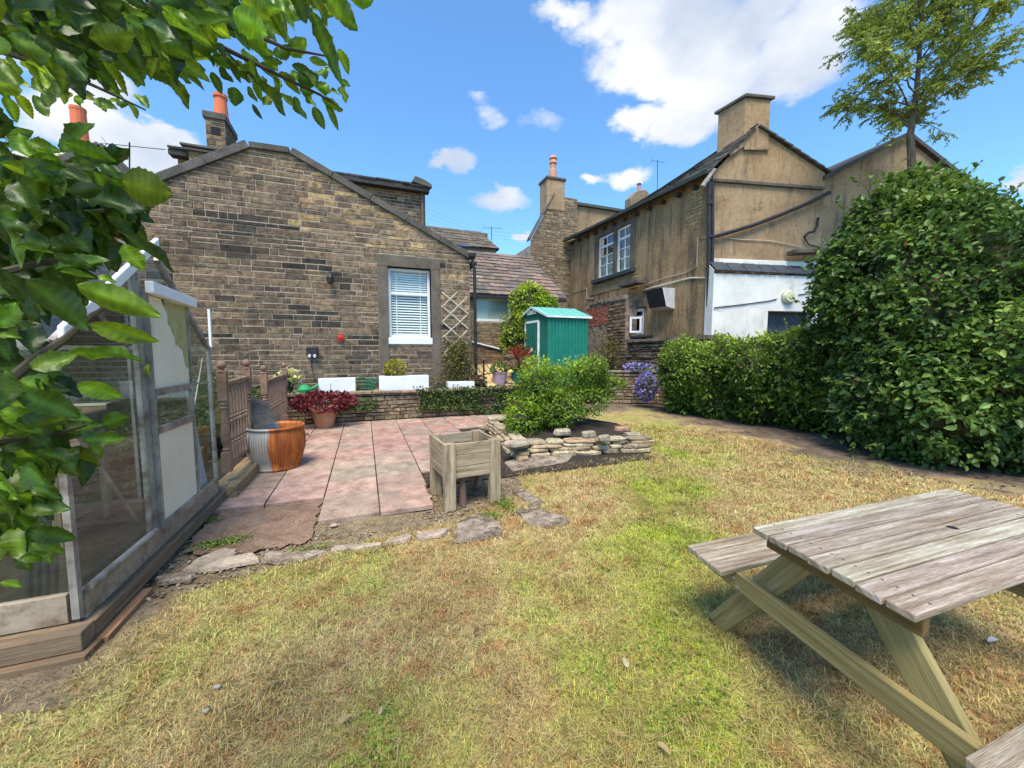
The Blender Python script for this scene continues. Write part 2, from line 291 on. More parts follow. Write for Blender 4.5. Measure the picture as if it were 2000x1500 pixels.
    def build(s, name, mats, parent=None, smooth=False, bevel=0, org=None):
        if not isinstance(mats, (list, tuple)): mats = [mats]
        if parent is not None: org = ORG[parent.name]
        elif org is None: org = V(s.v[0])
        org = V(org); me = bpy.data.meshes.new(name); me.from_pydata([p-org for p in s.v], [], s.f)
        for m in mats: me.materials.append(m)
        me.polygons.foreach_set('material_index', s.mi)
        ca = me.color_attributes.new('Col', 'FLOAT_COLOR', 'CORNER'); uv = me.uv_layers.new(name='UVMap'); cols = []; uvs = []
        for pi, p in enumerate(me.polygons):
            n = p.normal; g = s.g[pi]; k = 0
            if g is not None:
                t, k = g; t = t-n*t.dot(n)
                if t.length < .3: t = n.orthogonal()
                t = t.normalized()
            else: t = V((1, 0, 0)) if abs(n.z) > .95 else V((0, 0, 1)).cross(n).normalized()
            b = n.cross(t); c = s.c[pi]
            for li in p.vertices:
                q = s.v[li]; uvs += [q.dot(t)+k*3.1, q.dot(b)+k]; cols += [c[0], c[1], c[2], 1]
        ca.data.foreach_set('color', cols); uv.data.foreach_set('uv', uvs)
        if smooth: me.polygons.foreach_set('use_smooth', [True]*len(me.polygons))
        me.update(); o = link_mesh(name, me, parent, org)
        if bevel:
            b = o.modifiers.new('bevel', 'BEVEL'); b.width = bevel; b.segments = 2; b.limit_method = 'ANGLE'; b.angle_limit = R(40)
        return o
def npmesh(name, verts, nper, faces_t, cols, material, parent=None, org=(0, 0, 0), smooth=False):
    """verts (N,k,3); faces_t list of quads on template; cols (N,3)"""
    if parent is not None: org = ORG[parent.name]
    N, k, _ = verts.shape; vv = (verts-np.array(V(org))).reshape(-1, 3).astype(np.float32); ft = np.array(faces_t); q = ft.shape[1]
    fi = (np.arange(N)[:, None, None]*k+ft[None]).reshape(-1).astype(np.int32); nf = N*len(ft)
    me = bpy.data.meshes.new(name); me.vertices.add(N*k); me.vertices.foreach_set('co', vv.ravel())
    me.loops.add(nf*q); me.loops.foreach_set('vertex_index', fi); me.polygons.add(nf)
    me.polygons.foreach_set('loop_start', (np.arange(nf)*q).astype(np.int32)); me.polygons.foreach_set('loop_total', np.full(nf, q, np.int32))
    if smooth: me.polygons.foreach_set('use_smooth', np.ones(nf, bool))
    me.update(calc_edges=True); me.validate()
    a = me.color_attributes.new('Col', 'FLOAT_COLOR', 'POINT'); cc = np.ones((N*k, 4), np.float32)
    cc[:, :3] = np.repeat(cols, k, 0) if cols.ndim == 2 else cols.reshape(-1, 3)
    a.data.foreach_set('color', cc.ravel()); me.materials.append(material)
    return link_mesh(name, me, parent, org)
LEAF = np.array([[0, 0, 0], [.3, -.5, .1], [.72, -.36, .08], [1, 0, -.12], [.72, .36, .08], [.3, .5, .1]]); LEAFF = [(0, 3, 2, 1), (0, 5, 4, 3)]
def big_template(n=12, serr=.07, fold=.18, droop=.3, rnd=.5):
    vs = []
    for i in range(n+1):
        t = i/n; w = (math.sin(math.pi*t**.8)**.75)*.5*(1+serr*((i % 2)*2-1)) if 0 < t < 1 else 0.004
        for j in (-1, -.5, 0, .5, 1):
            vs.append((t, j*w, fold*abs(j)*w*1.3-droop*t*t*.5+.025*math.sin(9*t+3*j)))
    fs = []
    for i in range(n):
        for j in range(4): a = i*5+j; fs.append((a, a+5, a+6, a+1))
    return np.array(vs), fs
BIG, BIGF = big_template()
def leaves(name, P, D, Nn, size, wid, cols, material, parent=None, T=LEAF, TF=LEAFF, smooth=False):
    """P base pts, D leaf direction, Nn approx normal, arrays"""
    D = D/np.linalg.norm(D, axis=1, keepdims=True); S = np.cross(Nn, D); S /= (np.linalg.norm(S, axis=1, keepdims=True)+1e-9); U = np.cross(D, S)
    size = np.broadcast_to(size, (len(P),)); wid = np.broadcast_to(wid, (len(P),))
    v = P[:, None]+size[:, None, None]*(T[None, :, :1]*D[:, None]+wid[:, None, None]*T[None, :, 1:2]*S[:, None]+T[None, :, 2:]*U[:, None])
    return npmesh(name, v, len(T), TF, cols, material, parent, smooth=smooth)
def rv(n, s=1): return RNG.normal(0, s, (n, 3))
def ramp(t, cs):
    t = np.clip(t, 0, .9999)*(len(cs)-1); i = t.astype(int); f = (t-i)[:, None]; cs = np.array(cs); return cs[i]*(1-f)+cs[i+1]*f
# stone walls ------------------------------------------------------
def interp(pts, z):
    for (z0, u0), (z1, u1) in zip(pts, pts[1:]):
        if z0 <= z <= z1: return u0+(u1-u0)*((z-z0)/(z1-z0) if z1 > z0 else 0)
    return pts[-1][1] if z > pts[-1][0] else pts[0][1]
def ivs(Lp, Rp, ops, z, dz=0):
    a, b = interp(Lp, z), interp(Rp, z); out = [(a, b)]
    for (u0, u1, z0, z1) in ops:
        if z0 <= z <= z1 or (dz and z0 < z+dz and z1 > z-dz):
            nw = []
            for (p, q) in out:
                if u0 >= q or u1 <= p: nw.append((p, q)); continue
                if u0 > p: nw.append((p, u0))
                if u1 < q: nw.append((u1, q))
            out = nw
    return out
def backing(mb, o, u, n, Lp, Rp, ops, z0, z1, reveal=.15, col=(1, 1, 1)):
    o, u, n = V(o), V(u), V(n); P = lambda a, z, d=0: V((o.x, o.y, 0))+u*a+V((0, 0, z))+n*d
    zs = sorted({z0, z1} | {z for z, _ in Lp+Rp if z0 < z < z1} | {z for w in ops for z in w[2:] if z0 < z < z1}); e = 1e-4
    for za, zb in zip(zs, zs[1:]):
        if zb-za < 1e-3: continue
        A, B = ivs(Lp, Rp, ops, za+e), ivs(Lp, Rp, ops, zb-e)
        for (a0, a1), (b0, b1) in zip(A, B): mb.quad(P(a0, za), P(a1, za), P(b1, zb), P(b0, zb), col)
    for (a, b, c, d) in ops:
        for (p, q) in (((a, c), (b, c)), ((b, c), (b, d)), ((b, d), (a, d)), ((a, d), (a, c))): mb.quad(P(*p), P(*q), P(*q, -reveal), P(*p, -reveal), col)
def stones(mb, o, u, n, Lp, Rp, ops, z0, z1, ch=(.11, .16), ln=(.2, .5), j=.018, pr=.012, cf=None, rough=.004, wob=0):
    o, u, n = V(o), V(u), V(n); P = lambda a, z, d: V((o.x, o.y, 0))+u*a+V((0, 0, z))+n*d
    z = z0
    while z < z1-.04:
        h = min(random.uniform(*ch), z1-z)
        for (a, b) in ivs(Lp, Rp, ops, z+h/2, h*.4):
            x = a
            while x < b-.03:
                l = random.uniform(*ln); l = min(l, b-x)
                if b-(x+l) < ln[0]*.5: l = b-x
                c = cf(x+l/2, z+h/2) if cf else (1, 1, 1); i = j/2; k = i+random.uniform(.003, .009); d = pr+random.uniform(-rough, rough); w = lambda: random.uniform(-wob, wob)
                ix = i*.55; q = [(x+ix, z+i), (x+l-ix, z+i), (x+l-ix, z+h-i), (x+ix, z+h-i)]; kx = k-i+ix; r = [(x+kx+w(), z+k+w()), (x+l-kx+w(), z+k+w()), (x+l-kx+w(), z+h-k+w()), (x+kx+w(), z+h-k+w())]
                if l > 2.5*k and h > 2.5*k: mb.add([P(*t, .001) for t in q]+[P(*t, d+random.uniform(-rough, rough)*.5) for t in r], [(4, 5, 6, 7), (0, 1, 5, 4), (1, 2, 6, 5), (2, 3, 7, 6), (3, 0, 4, 7)], c)
                x += l
        z += h
def slates(mb, e0, e1, r0, r1, rows, wr=(.25, .5), th=.03, cf=None, lift=.03):
    """sloped roof from eave e0-e1 to ridge r0-r1, overlapping slabs"""
    e0, e1, r0, r1 = map(V, (e0, e1, r0, r1)); nn = (e1-e0).cross(r0-e0).normalized()
    if nn.z < 0: nn = -nn
    for i in range(rows):
        t0, t1 = i/rows, (i+1.12)/rows
        a0, b0 = e0.lerp(r0, t0), e1.lerp(r1, t0); a1, b1 = e0.lerp(r0, min(t1, 1)), e1.lerp(r1, min(t1, 1)); Lw = (b0-a0).length; x = 0
        while x < Lw:
            w = random.uniform(*wr); s0, s1 = x/Lw, min((x+w)/Lw, 1); g = .004/Lw; jit = random.uniform(-.012, .012)
            p = [a0.lerp(b0, s0+g)+nn*(lift+jit), a0.lerp(b0, s1-g)+nn*(lift+jit), a1.lerp(b1, s1-g)+nn*.004, a1.lerp(b1, s0+g)+nn*.004]
            dn = (a0-a1).normalized()*random.uniform(-.015, .02); p[0] += dn; p[1] += dn
            mb.prism(p, -nn*th, cf(s0, t0) if cf else (.1, .09, .08)); x += w
def jit(c, a=.15): k = 1+random.uniform(-a, a); return tuple(x*k*(1+random.uniform(-a*.25, a*.25)) for x in c)
# ================================================================== GROUND
def gaus(x, y, cx, cy, sx, sy, a=0):
    dx, dy = x-cx, y-cy; c, s = math.cos(a), math.sin(a); return np.exp(-((dx*c+dy*s)/sx)**2-((-dx*s+dy*c)/sy)**2)
HB = [(G(1180, 788)), G(1300, 800), G(1450, 828), G(1600, 868), G(1720, 915), G(1860, 945), G(2000, 965), V((9, -1, 0))]  # bare-earth strip along the hedge
def dist_poly(x, y, pts):
    d = np.full(np.shape(x), 1e9)
    for a, b in zip(pts, pts[1:]):
        ax, ay, bx, by = a[0], a[1], b[0], b[1]; L2 = (bx-ax)**2+(by-ay)**2+1e-9
        t = np.clip(((x-ax)*(bx-ax)+(y-ay)*(by-ay))/L2, 0, 1); d = np.minimum(d, np.hypot(x-ax-t*(bx-ax), y-ay-t*(by-ay)))
    return d
EDGE = [G(350, 1122), G(480, 1108), G(560, 1096), G(640, 1085), G(760, 1063), G(870, 1042), G(985, 1050), G(1105, 1022), G(1040, 975), G(985, 925)]
def soilmask(x, y):
    n = fbm(x*3, y*3, 0, 11)
    right = x-np.interp(y, [-1, 2.0, 2.8, 3.6, 4.8, 6.5, 8.2, 9.5], [7.2, 6.35, 5.9, 5.75, 6.1, 6.3, 6.5, 6.4])
    s = np.clip((right-.22+(n-.5)*1.6)*1.6+.1, 0, 1)
    bed = np.clip(.7-dist_poly(x, y, [G(1010, 900), G(1110, 893), G(1255, 885)])*3.2+(n-.5)*1.5, 0, 1)
    back = np.clip((y-8.3+(n-.5))*1.5, 0, 1)
    gh = np.clip((-1.12-x+(n-.5)*.5)*5, 0, 1)*(y > 2.2)*.9
    yard = ((y > np.interp(x, [-1.6, -1.1, -.4, .2, .75, 1.0, 1.45, 1.9], [2.95, 3.02, 3.2, 3.35, 3.45, 3.6, 3.75, 4.4])) & (x < np.interp(y, [2, 3.3, 3.6, 4.1, 5], [1.2, 1.4, 1.75, 1.7, 1.95])) & (y < 9.3))*1.0
    return np.maximum(np.maximum(s, bed*.8), np.maximum(np.maximum(back, gh), yard)), yard
def lawncol(x, y):
    n1 = fbm(x*.9, y*.9, 0, 3); n2 = fbm(x*3.1, y*3.1, 0, 5); n3 = fbm(x*7, y*7, 0, 8)
    green = .6*gaus(x, y, 3.0, 3.3, 1.5, .5, .9)+.6*gaus(x, y, 2.1, 2.2, 1.1, .5, .6)+.6*gaus(x, y, 4.6, 5.6, .5, 1.7, .1)+.28*gaus(x, y, .2, 2.3, .9, .3)+.25*gaus(x, y, 1.6, .9, 1.2, .6)+.3*gaus(x, y, 1.0, 1.3, .5, .6)+.25*gaus(x, y, -.5, 2.6, .4, .3)
    g = np.clip(green+(n1-.5)*1.6+(n2-.5)*1.1+.04, 0, 1)
    n4 = fbm(x*13, y*13, 0, 9); red = np.clip((n4-.56)*7+(n2-.5)*1.2-g*1.2+.3*gaus(x, y, .55, 1.2, .5, .3), 0, 1)*.65
    straw = ramp((n2*.6+n3*.4).ravel(), [(.25, .175, .06), (.52, .40, .17), (.70, .57, .29)]); gr = ramp(n3.ravel(), [(.14, .19, .014), (.31, .38, .03), (.48, .53, .07)])
    c = straw*(1-g.ravel()[:, None])+gr*g.ravel()[:, None]; rd = np.array([.42, .20, .08]); c = c*(1-red.ravel()[:, None])+rd*red.ravel()[:, None]
    s, yard = soilmask(x, y); sc = ramp(n3.ravel(), [(.07, .05, .036), (.15, .108, .075), (.25, .185, .13)]); yc = ramp(n2.ravel()*.5+n3.ravel()*.5, [(.12, .10, .045), (.24, .18, .10), (.38, .30, .20)])
    ym = yard.ravel()[:, None]; sc = sc*(1-ym)+yc*ym; sm = s.ravel()[:, None]
    return c*(1-sm)+sc*sm, s, g
def build_ground():
    def axis(lo, hi, st, far):
        c = list(np.arange(lo, hi, st)); k = st; a = hi
        while a < far: c.append(a); k *= 1.5; a += k
        k = st; a = lo-st; b = []
        while a > -far: b.append(a); k *= 1.5; a -= k
        return np.array(b[::-1]+c)
    xs, ys = axis(-2.5, 8.5, .05, 900), axis(-.6, 9.5, .05, 900); X, Y = np.meshgrid(xs, ys); c, s, g = lawncol(X, Y)
    Z = (fbm(X*1.3, Y*1.3, 0, 21)-.5)*.035+(fbm(X*9, Y*9, 0, 22)-.5)*.018-.012
    inner = (X > -2.6) & (X < 9) & (Y > -1) & (Y < 10); Z = np.where(inner, Z, -.02); Z = np.where(soilmask(X, Y)[1] > 0, Z-.008, Z)
    nx, ny = len(xs), len(ys); co = np.stack([X, Y, Z], -1).reshape(-1, 3); idx = np.arange(nx*ny).reshape(ny, nx)
    f = np.stack([idx[:-1, :-1], idx[:-1, 1:], idx[1:, 1:], idx[1:, :-1]], -1).reshape(-1, 4)
    c = c*np.where(s.ravel()[:, None] > .5, 1, .75); o = npmesh('ground', co[None], nx*ny, f, c[None], M_ground); tag(o, 'dry sunburnt lawn ground with bare earth along the hedge', 'ground', kind='structure')  # lawn earth painted darker, as shade in the gaps between blades
build_ground()
def build_grass():
    N = 480000; r = .95+7.8*RNG.random(N)**1.6; a = R(-36)+R(120)*RNG.random(N); x = r*np.sin(a); y = r*np.cos(a)
    c, s, g = lawncol(x, y); n = fbm(x*5, y*5, 0, 30)
    k = (RNG.random(N) > s*1.05) & (x < 6.6) & (y < 8.9) & ~((x > -1.5) & (x < .62) & (y > 3.7)) & ~((x > 1.85) & (x < 4.1) & (y > 4.7)) & (x > -1.35-.3*(y < 2.5)-(y < 2.4)*1.2); x, y, c, g, n, r = [t[k] for t in (x, y, c, g, n, r)]; M = len(x)
    h = .85*(.009+.024*RNG.random(M)**2)*(.7+.7*n)*(1+4*np.clip(fbm(x*7, y*7, 0, 33)-.56, 0, .3))*(1+.12*r); th = RNG.random(M)*6.283; lean = .35+1.1*RNG.random(M); w = (.0008+.0010*RNG.random(M))*(.5+.40*r)
    dx, dy = np.cos(th), np.sin(th); z0 = (fbm(x*1.3, y*1.3, 0, 21)-.5)*.035+(fbm(x*9, y*9, 0, 22)-.5)*.018-.016
    v = np.zeros((M, 5, 3)); px, py = -dy*w, dx*w
    v[:, 0] = np.stack([x-px, y-py, z0], -1); v[:, 1] = np.stack([x+px, y+py, z0], -1)
    mx, my, mz = x+dx*h*lean*.35, y+dy*h*lean*.35, z0+h*.62
    v[:, 2] = np.stack([mx+px*.8, my+py*.8, mz], -1); v[:, 3] = np.stack([mx-px*.8, my-py*.8, mz], -1)
    v[:, 4] = np.stack([x+dx*h*lean, y+dy*h*lean, z0+h*(1-.25*lean)], -1)
    col = np.clip(c*(.35+1.2*RNG.random((M, 1))**.85)*(1+.12*rv(M)), .01, .8)
    # quads+tip: tip handled as degenerate-free quad (2,4,4b,3) -> use triangle pair mesh
    T = [(0, 1, 2), (0, 2, 3), (3, 2, 4)]
    o = npmesh('grass', v, 5, T, col, M_grass); tag(o, 'short dry straw and green grass blades of the lawn', 'grass', kind='stuff')
    # clover in the greener patches
    N2 = 26000; r2 = 1.0+6*RNG.random(N2)**1.3; a2 = R(-30)+R(110)*RNG.random(N2); x2 = r2*np.sin(a2); y2 = r2*np.cos(a2); c2, s2, g2 = lawncol(x2, y2); k2 = (g2 > .55) & (s2 < .3) & (fbm(x2*4, y2*4, 0, 35) > .5) & (x2 > -1.1) & (y2 < 8) & ~((x2 > 1.85) & (x2 < 4.1) & (y2 > 4.7)); x2, y2 = x2[k2], y2[k2]; M2 = len(x2)
    o = leaves('clover', np.stack([x2, y2, .012+.012*RNG.random(M2)], -1), rv(M2)*[1, 1, .2], rv(M2, .25)+[0, 0, 1], .013*(.7+.7*RNG.random(M2)), .9, ramp(RNG.random(M2), [(.08, .14, .015), (.2, .3, .03), (.34, .44, .07)]), M_leaf); tag(o, 'small clover leaves in the greener patches of the lawn', 'clover', kind='stuff')
    # dead straw lying flat
    N = 20000; r = .95+5*RNG.random(N)**1.5; a = R(-36)+R(118)*RNG.random(N); x = r*np.sin(a); y = r*np.cos(a); c, s, g = lawncol(x, y)
    k = (x > -1.2-(y < 2.4)*1.2) & ~((x > -1.5) & (x < .62) & (y > 3.7)) & (y < 8) & (x < 7.5) & ~((x > 1.85) & (x < 4.1) & (y > 4.7)); x, y, r = x[k], y[k], r[k]; M = len(x); th = RNG.random(M)*6.283; L = .015+.05*RNG.random(M); w = .0006*(1+.4*r)
    dx, dy = np.cos(th), np.sin(th); z0 = .006+.02*RNG.random(M); v = np.zeros((M, 4, 3)); px, py = -dy*w, dx*w; cv = rv(M)[:, 0]*.2
    v[:, 0] = np.stack([x-px, y-py, z0], -1); v[:, 1] = np.stack([x+px, y+py, z0], -1)
    v[:, 2] = np.stack([x+dx*L+px+dy*L*cv, y+dy*L+py-dx*L*cv, z0+.006], -1); v[:, 3] = np.stack([x+dx*L-px+dy*L*cv, y+dy*L-py-dx*L*cv, z0+.006], -1)
    col = ramp(RNG.random(M), [(.2, .11, .045), (.42, .28, .12), (.55, .42, .22)])
    o = npmesh('straw', v, 4, [(0, 1, 2, 3)], col, M_grass); tag(o, 'loose dead straw and thatch strewn over the lawn', 'straw', kind='stuff')
build_grass()
# gravel and crumbs round the patio edge
def icos(): 
    t = 1.618; v = np.array([(-1, t, 0), (1, t, 0), (-1, -t, 0), (1, -t, 0), (0, -1, t), (0, 1, t), (0, -1, -t), (0, 1, -t), (t, 0, -1), (t, 0, 1), (-t, 0, -1), (-t, 0, 1)])/1.9
    return v, [(0, 11, 5), (0, 5, 1), (0, 1, 7), (0, 7, 10), (0, 10, 11), (1, 5, 9), (5, 11, 4), (11, 10, 2), (10, 7, 6), (7, 1, 8), (3, 9, 4), (3, 4, 2), (3, 2, 6), (3, 6, 8), (3, 8, 9), (4, 9, 5), (2, 4, 11), (6, 2, 10), (8, 6, 7), (9, 8, 1)]
ICO, ICOF = icos()
def pebbles(name, x, y, z, size, cols, label, cat, kind='stuff', flat=.6):
    M = len(x); v = ICO[None]*(1+.25*rv(M*12).reshape(M, 12, 3)); th = RNG.random(M)*6.28; c, s = np.cos(th)[:, None], np.sin(th)[:, None]; st = (1+.6*RNG.random(M))[:, None]
    X = v[..., 0]*st; Y = v[..., 1]; w = np.stack([X*c-Y*s, X*s+Y*c, v[..., 2]*flat], -1)*size[:, None, None]+np.stack([x, y, z], -1)[:, None]
    o = npmesh(name, w, 12, ICOF, cols, M_slab); return tag(o, label, cat, kind=kind)
N = 9000; x = RNG.uniform(-1.6, 2.1, N); y = RNG.uniform(2.7, 4.9, N); ym = soilmask(x, y)[1] > 0; x, y = x[ym], y[ym]; k = ~((x > -1.45) & (x < .62) & (y > 4.44)) & ~((x > -1.3) & (x < -.5) & (y > 3.6) & (RNG.random(len(x)) > .35)) & ~((x > -.44) & (x < .62) & (y > 3.77)) & (x > -1.42); x, y = x[k], y[k]
pebbles('gravel', x, y, np.full(len(x), -.012), .004+.012*RNG.random(len(x))**3, ramp(RNG.random(len(x)), [(.12, .08, .05), (.3, .22, .16), (.5, .42, .34)]), 'loose gravel and mortar crumbs along the patio edge', 'gravel')
N = 1500; x = RNG.uniform(-1.35, -.47, N); y = RNG.uniform(3.45, 4.4, N); k = fbm(x*3, y*3, 0, 91) > .5; x, y = x[k], y[k]; pebbles('crumbs', x, y, np.full(len(x), .004), .003+.008*RNG.random(len(x))**3, ramp(RNG.random(len(x)), [(.12, .08, .05), (.3, .2, .14), (.46, .36, .29)]), 'earth and grit scattered over the worn mortar bed', 'grit')
N = 5000; x = RNG.uniform(1.5, 8, N); y = RNG.uniform(1, 9, N); s = soilmask(x, y)[0]; k = (s > .4) & ~((x > 1.95) & (x < 4.6) & (y > 4.85)); x, y = x[k], y[k]
pebbles('earth_crumbs', x, y, np.full(len(x), -.01), .006+.014*RNG.random(len(x))**3, ramp(RNG.random(len(x)), [(.05, .035, .025), (.15, .1, .07), (.3, .22, .15)]), 'crumbs of earth and dead leaf litter on bare soil', 'leaf litter')
# ---- patio
def build_patio():
    xs = [-1.44, -.985, -.44, .10, .64, 1.18, 1.73, 2.32, 2.9, 3.45, 4.0]; ys = [3.79, 4.43, 4.96, 5.5, 6.03, 6.56, 7.09, 7.62, 8.15, 8.68, 9.16]; mb = MB()
    for i in range(len(xs)-1):
        for j in range(len(ys)-1):
            if j == 0 and i not in (2, 3): continue
            if i >= 4 and ys[j] < 4.9: continue
            if i == 5 and ys[j] < 5.3: continue
            if i >= 6 and ys[j] < 7.4: continue
            g = .006; x0, x1, y0, y1 = xs[i]+g, xs[i+1]-g, ys[j]+g, ys[j+1]-g
            if i == 3 and j == 0: x1 -= .03
            base = random.choice([(.50, .32, .27), (.46, .28, .235), (.54, .37, .31), (.48, .36, .29), (.42, .31, .25)]) if not (i in (3, 2) and j in (2,)) else (.42, .35, .27); dz = random.uniform(-.003, .003); t = random.uniform(-.004, .004); z = .028 if j else .036
            P = [V((x0, y0, z+dz)), V((x1, y0, z+dz+t)), V((x1, y1, z+dz+t)), V((x0, y1, z+dz))]
            mb.prism(P, (0, 0, -.05), jit(base, .08))
    o = mb.build('patio', M_slab, None, bevel=.005, org=(0, 5, 0)); tag(o, 'patio of pinkish concrete slabs', 'patio', kind='structure')
    mb = MB(); mb.m = 0
    mb.bx(-1.44, 4.0, 4.46, 9.16, -.03, .006); o = mb.build('patio_bedding', M_soil, None, org=(0, 5, 0)); tag(o, 'dark sand bed in the joints below the patio slabs', 'patio bed', kind='structure')
    # worn mortar bed where slabs are missing
    pts = [V((-1.38, 3.62, 0)), V((-.95, 3.42, 0)), V((-.47, 3.48, 0)), V((-.455, 4.40, 0)), V((-1.36, 4.41, 0))]; mb = MB(); pts = [p+V((random.uniform(-.03, .03), random.uniform(-.05, .04), 0)) for a, b in zip(pts, pts[1:]+pts[:1]) for p in (a.lerp(b, k/12) for k in range(12))]; mb.prism(pts, (0, 0, .006), (.28, .185, .135)); o = mb.build('mortar_bed', M_slab, None, org=(-.9, 4, 0)); tag(o, 'worn reddish mortar bed where patio slabs are missing', 'mortar bed', kind='structure')
build_patio()
def flatstone(name, pts, th, col, label, cat='stone', group=None, z=0.0, material=None):
    c = sum(pts, V())/len(pts); P = []
    for i, p in enumerate(pts):
        q = pts[(i+1) % len(pts)]
        for t in (0, .35, .7):
            r = p.lerp(q, t); d = (r-c).normalized(); P.append(V((r.x, r.y, z))+d*random.uniform(-.02, .012))
    top = [V((c.x+(p.x-c.x)*.965, c.y+(p.y-c.y)*.965, z+th+random.uniform(-.004, .004))) for p in P]; n = len(P); mb = MB()
    mb.add(P+top, [tuple(range(n, 2*n))]+[(i, (i+1) % n, n+(i+1) % n, n+i) for i in range(n)], col)
    o = mb.build(name, material or M_conc, None, org=c); return tag(o, label, cat, group)
def gp(l): return [G(x, y) for x, y in l]
E_ = [([(350, 1120), (395, 1090), (440, 1072), (462, 1076), (458, 1090), (500, 1083), (505, 1098), (430, 1112)], 'pale pink wedge of broken concrete nearest the greenhouse'),
      ([(508, 1098), (520, 1082), (575, 1080), (625, 1077), (640, 1082), (600, 1094), (540, 1103)], 'dark broken kerb piece right of the pale pink concrete wedge'),
      ([(644, 1082), (655, 1070), (700, 1066), (742, 1062), (745, 1068), (700, 1076)], 'mortar encrusted edging stone below the two loose patio slabs'),
      ([(750, 1066), (760, 1054), (800, 1045), (808, 1052), (790, 1060)], 'small pale edging stone midway along the patio edge'),
      ([(812, 1055), (815, 1044), (860, 1036), (880, 1034), (870, 1045), (830, 1056)], 'pale cracked edging stone below the wooden planter'),
      ([(885, 1045), (895, 1020), (935, 1005), (962, 1010), (985, 1040), (975, 1050), (890, 1060)], 'brown sandstone flag sunk in grass in front of the wooden planter'),
      ([(1008, 1000), (1035, 990), (1100, 1012), (1112, 1022), (1070, 1030), (1030, 1028)], 'flat grey edging stone furthest right, lying in the grass'),
      ([(1000, 962), (1020, 958), (1065, 985), (1050, 992), (1020, 980)], 'crumbling edging stone running up behind the planter leg'),
      ([(300, 1132), (340, 1122), (380, 1126), (370, 1136), (310, 1142)], 'thin brown stone at the foot of the greenhouse plinth')]
for pts, lb in E_: flatstone('edging_stone', gp(pts), .026, (.66, .49, .39) if 'pink' in lb[:5] else ((.52, .43, .34) if 'pale' in lb or 'mortar' in lb else (1, 1, 1)), lb, 'edging stone', 'broken stones edging the patio', z=-.005, material=M_slab if ('pale' in lb or 'mortar' in lb) and 'dark' not in lb else None)
flatstone('concrete_strip', gp([(985, 905), (1012, 893), (1060, 892), (1120, 890), (1110, 903), (1000, 922)]), .015, (1, 1, 1), 'grey concrete strip at the foot of the stone flower bed', 'concrete strip')
for (px, py, s, lb) in [(652, 1028, .03, 'small pink rubble lump under the corner of the loose slab'), (425, 1345, .013, 'white stone chip in the grass left of centre'), (402, 1392, .012, 'white pebble in the foreground grass'), (838, 972, .03, 'pale lump of mortar beneath the planter')]:
    p = G(px, py); v = ICO*(1+.3*RNG.normal(0, .5, (12, 1)))*np.array([1.3, 1, .6])*s+np.array([p.x, p.y, .012]); o = npmesh('pebble', v[None], 12, ICOF, np.array([[.62, .5, .45] if 'pink' in lb else [.5, .47, .42]]), M_slab, None, (p.x, p.y, 0)); tag(o, lb, 'pebble')
p = G(1935, 1258); o = leaves('feather', np.array([[p.x-.03, p.y, .02]]), np.array([[1, -.1, .05]]), np.array([[0, 0, 1.]]), .1, .28, np.array([[.7, .7, .68]]), M_petal, None, BIG, BIGF); tag(o, 'white feather lying in the grass under the picnic table', 'feather')
# ---- raised terrace with dry stone retaining wall
TZ = .64
def wallcol(a, z):
    n = fbm(a*1.5, z*1.5, 0, 44)[()] if False else float(fbm(np.array([a*1.5]), np.array([z*1.5]), 0, 44)[0]); return jit(tuple(ramp(np.array([n*.7+random.random()*.35]), [(.10, .08, .05), (.24, .18, .12), (.40, .32, .22)])[0]), .2)
mb = MB(); mb.bx(-4.5, 5.2, 9.32, 10.22, -.05, TZ-.02); mb.bx(2.6, 9.5, 10.2, 17, -.05, TZ-.022); o = mb.build('terrace', M_soil, None, org=(0, 10, 0)); tag(o, 'raised earth terrace between retaining wall and cottage', 'terrace', kind='structure')
t = thing('retaining_wall', (1.5, 9.2, 0), 'low drystone retaining wall overgrown with creepers behind the patio', 'wall')
mb = MB(); Lp, Rp = [(-.05, -3.0), (.8, -3.0)], [(-.05, 5.3), (.8, 5.3)]
mb.m = 1; backing(mb, (0, 9.24, 0), (1, 0, 0), (0, -1, 0), Lp, Rp, [], -.05, TZ, col=(.1, .08, .06)); mb.m = 0
stones(mb, (0, 9.24, 0), (1, 0, 0), (0, -1, 0), Lp, Rp, [], -.04, TZ, (.05, .11), (.1, .36), .012, .04, wallcol, .02, .006); mb.build('wall', [M_buff, M_soil], t)
mb = MB(); x = -3.0
while x < 5.2:
    w = random.uniform(.25, .6); mb.prism([V((x+random.uniform(0, .01), 9.14+random.uniform(-.02, .03), TZ)), V((x+w-.012, 9.14+random.uniform(-.02, .03), TZ)), V((x+w-.012, 9.5, TZ)), V((x, 9.5, TZ))], (0, 0, random.uniform(.03, .06)), wallcol(x, 2)); x += w
mb.build('coping', M_buff, t, bevel=.006)
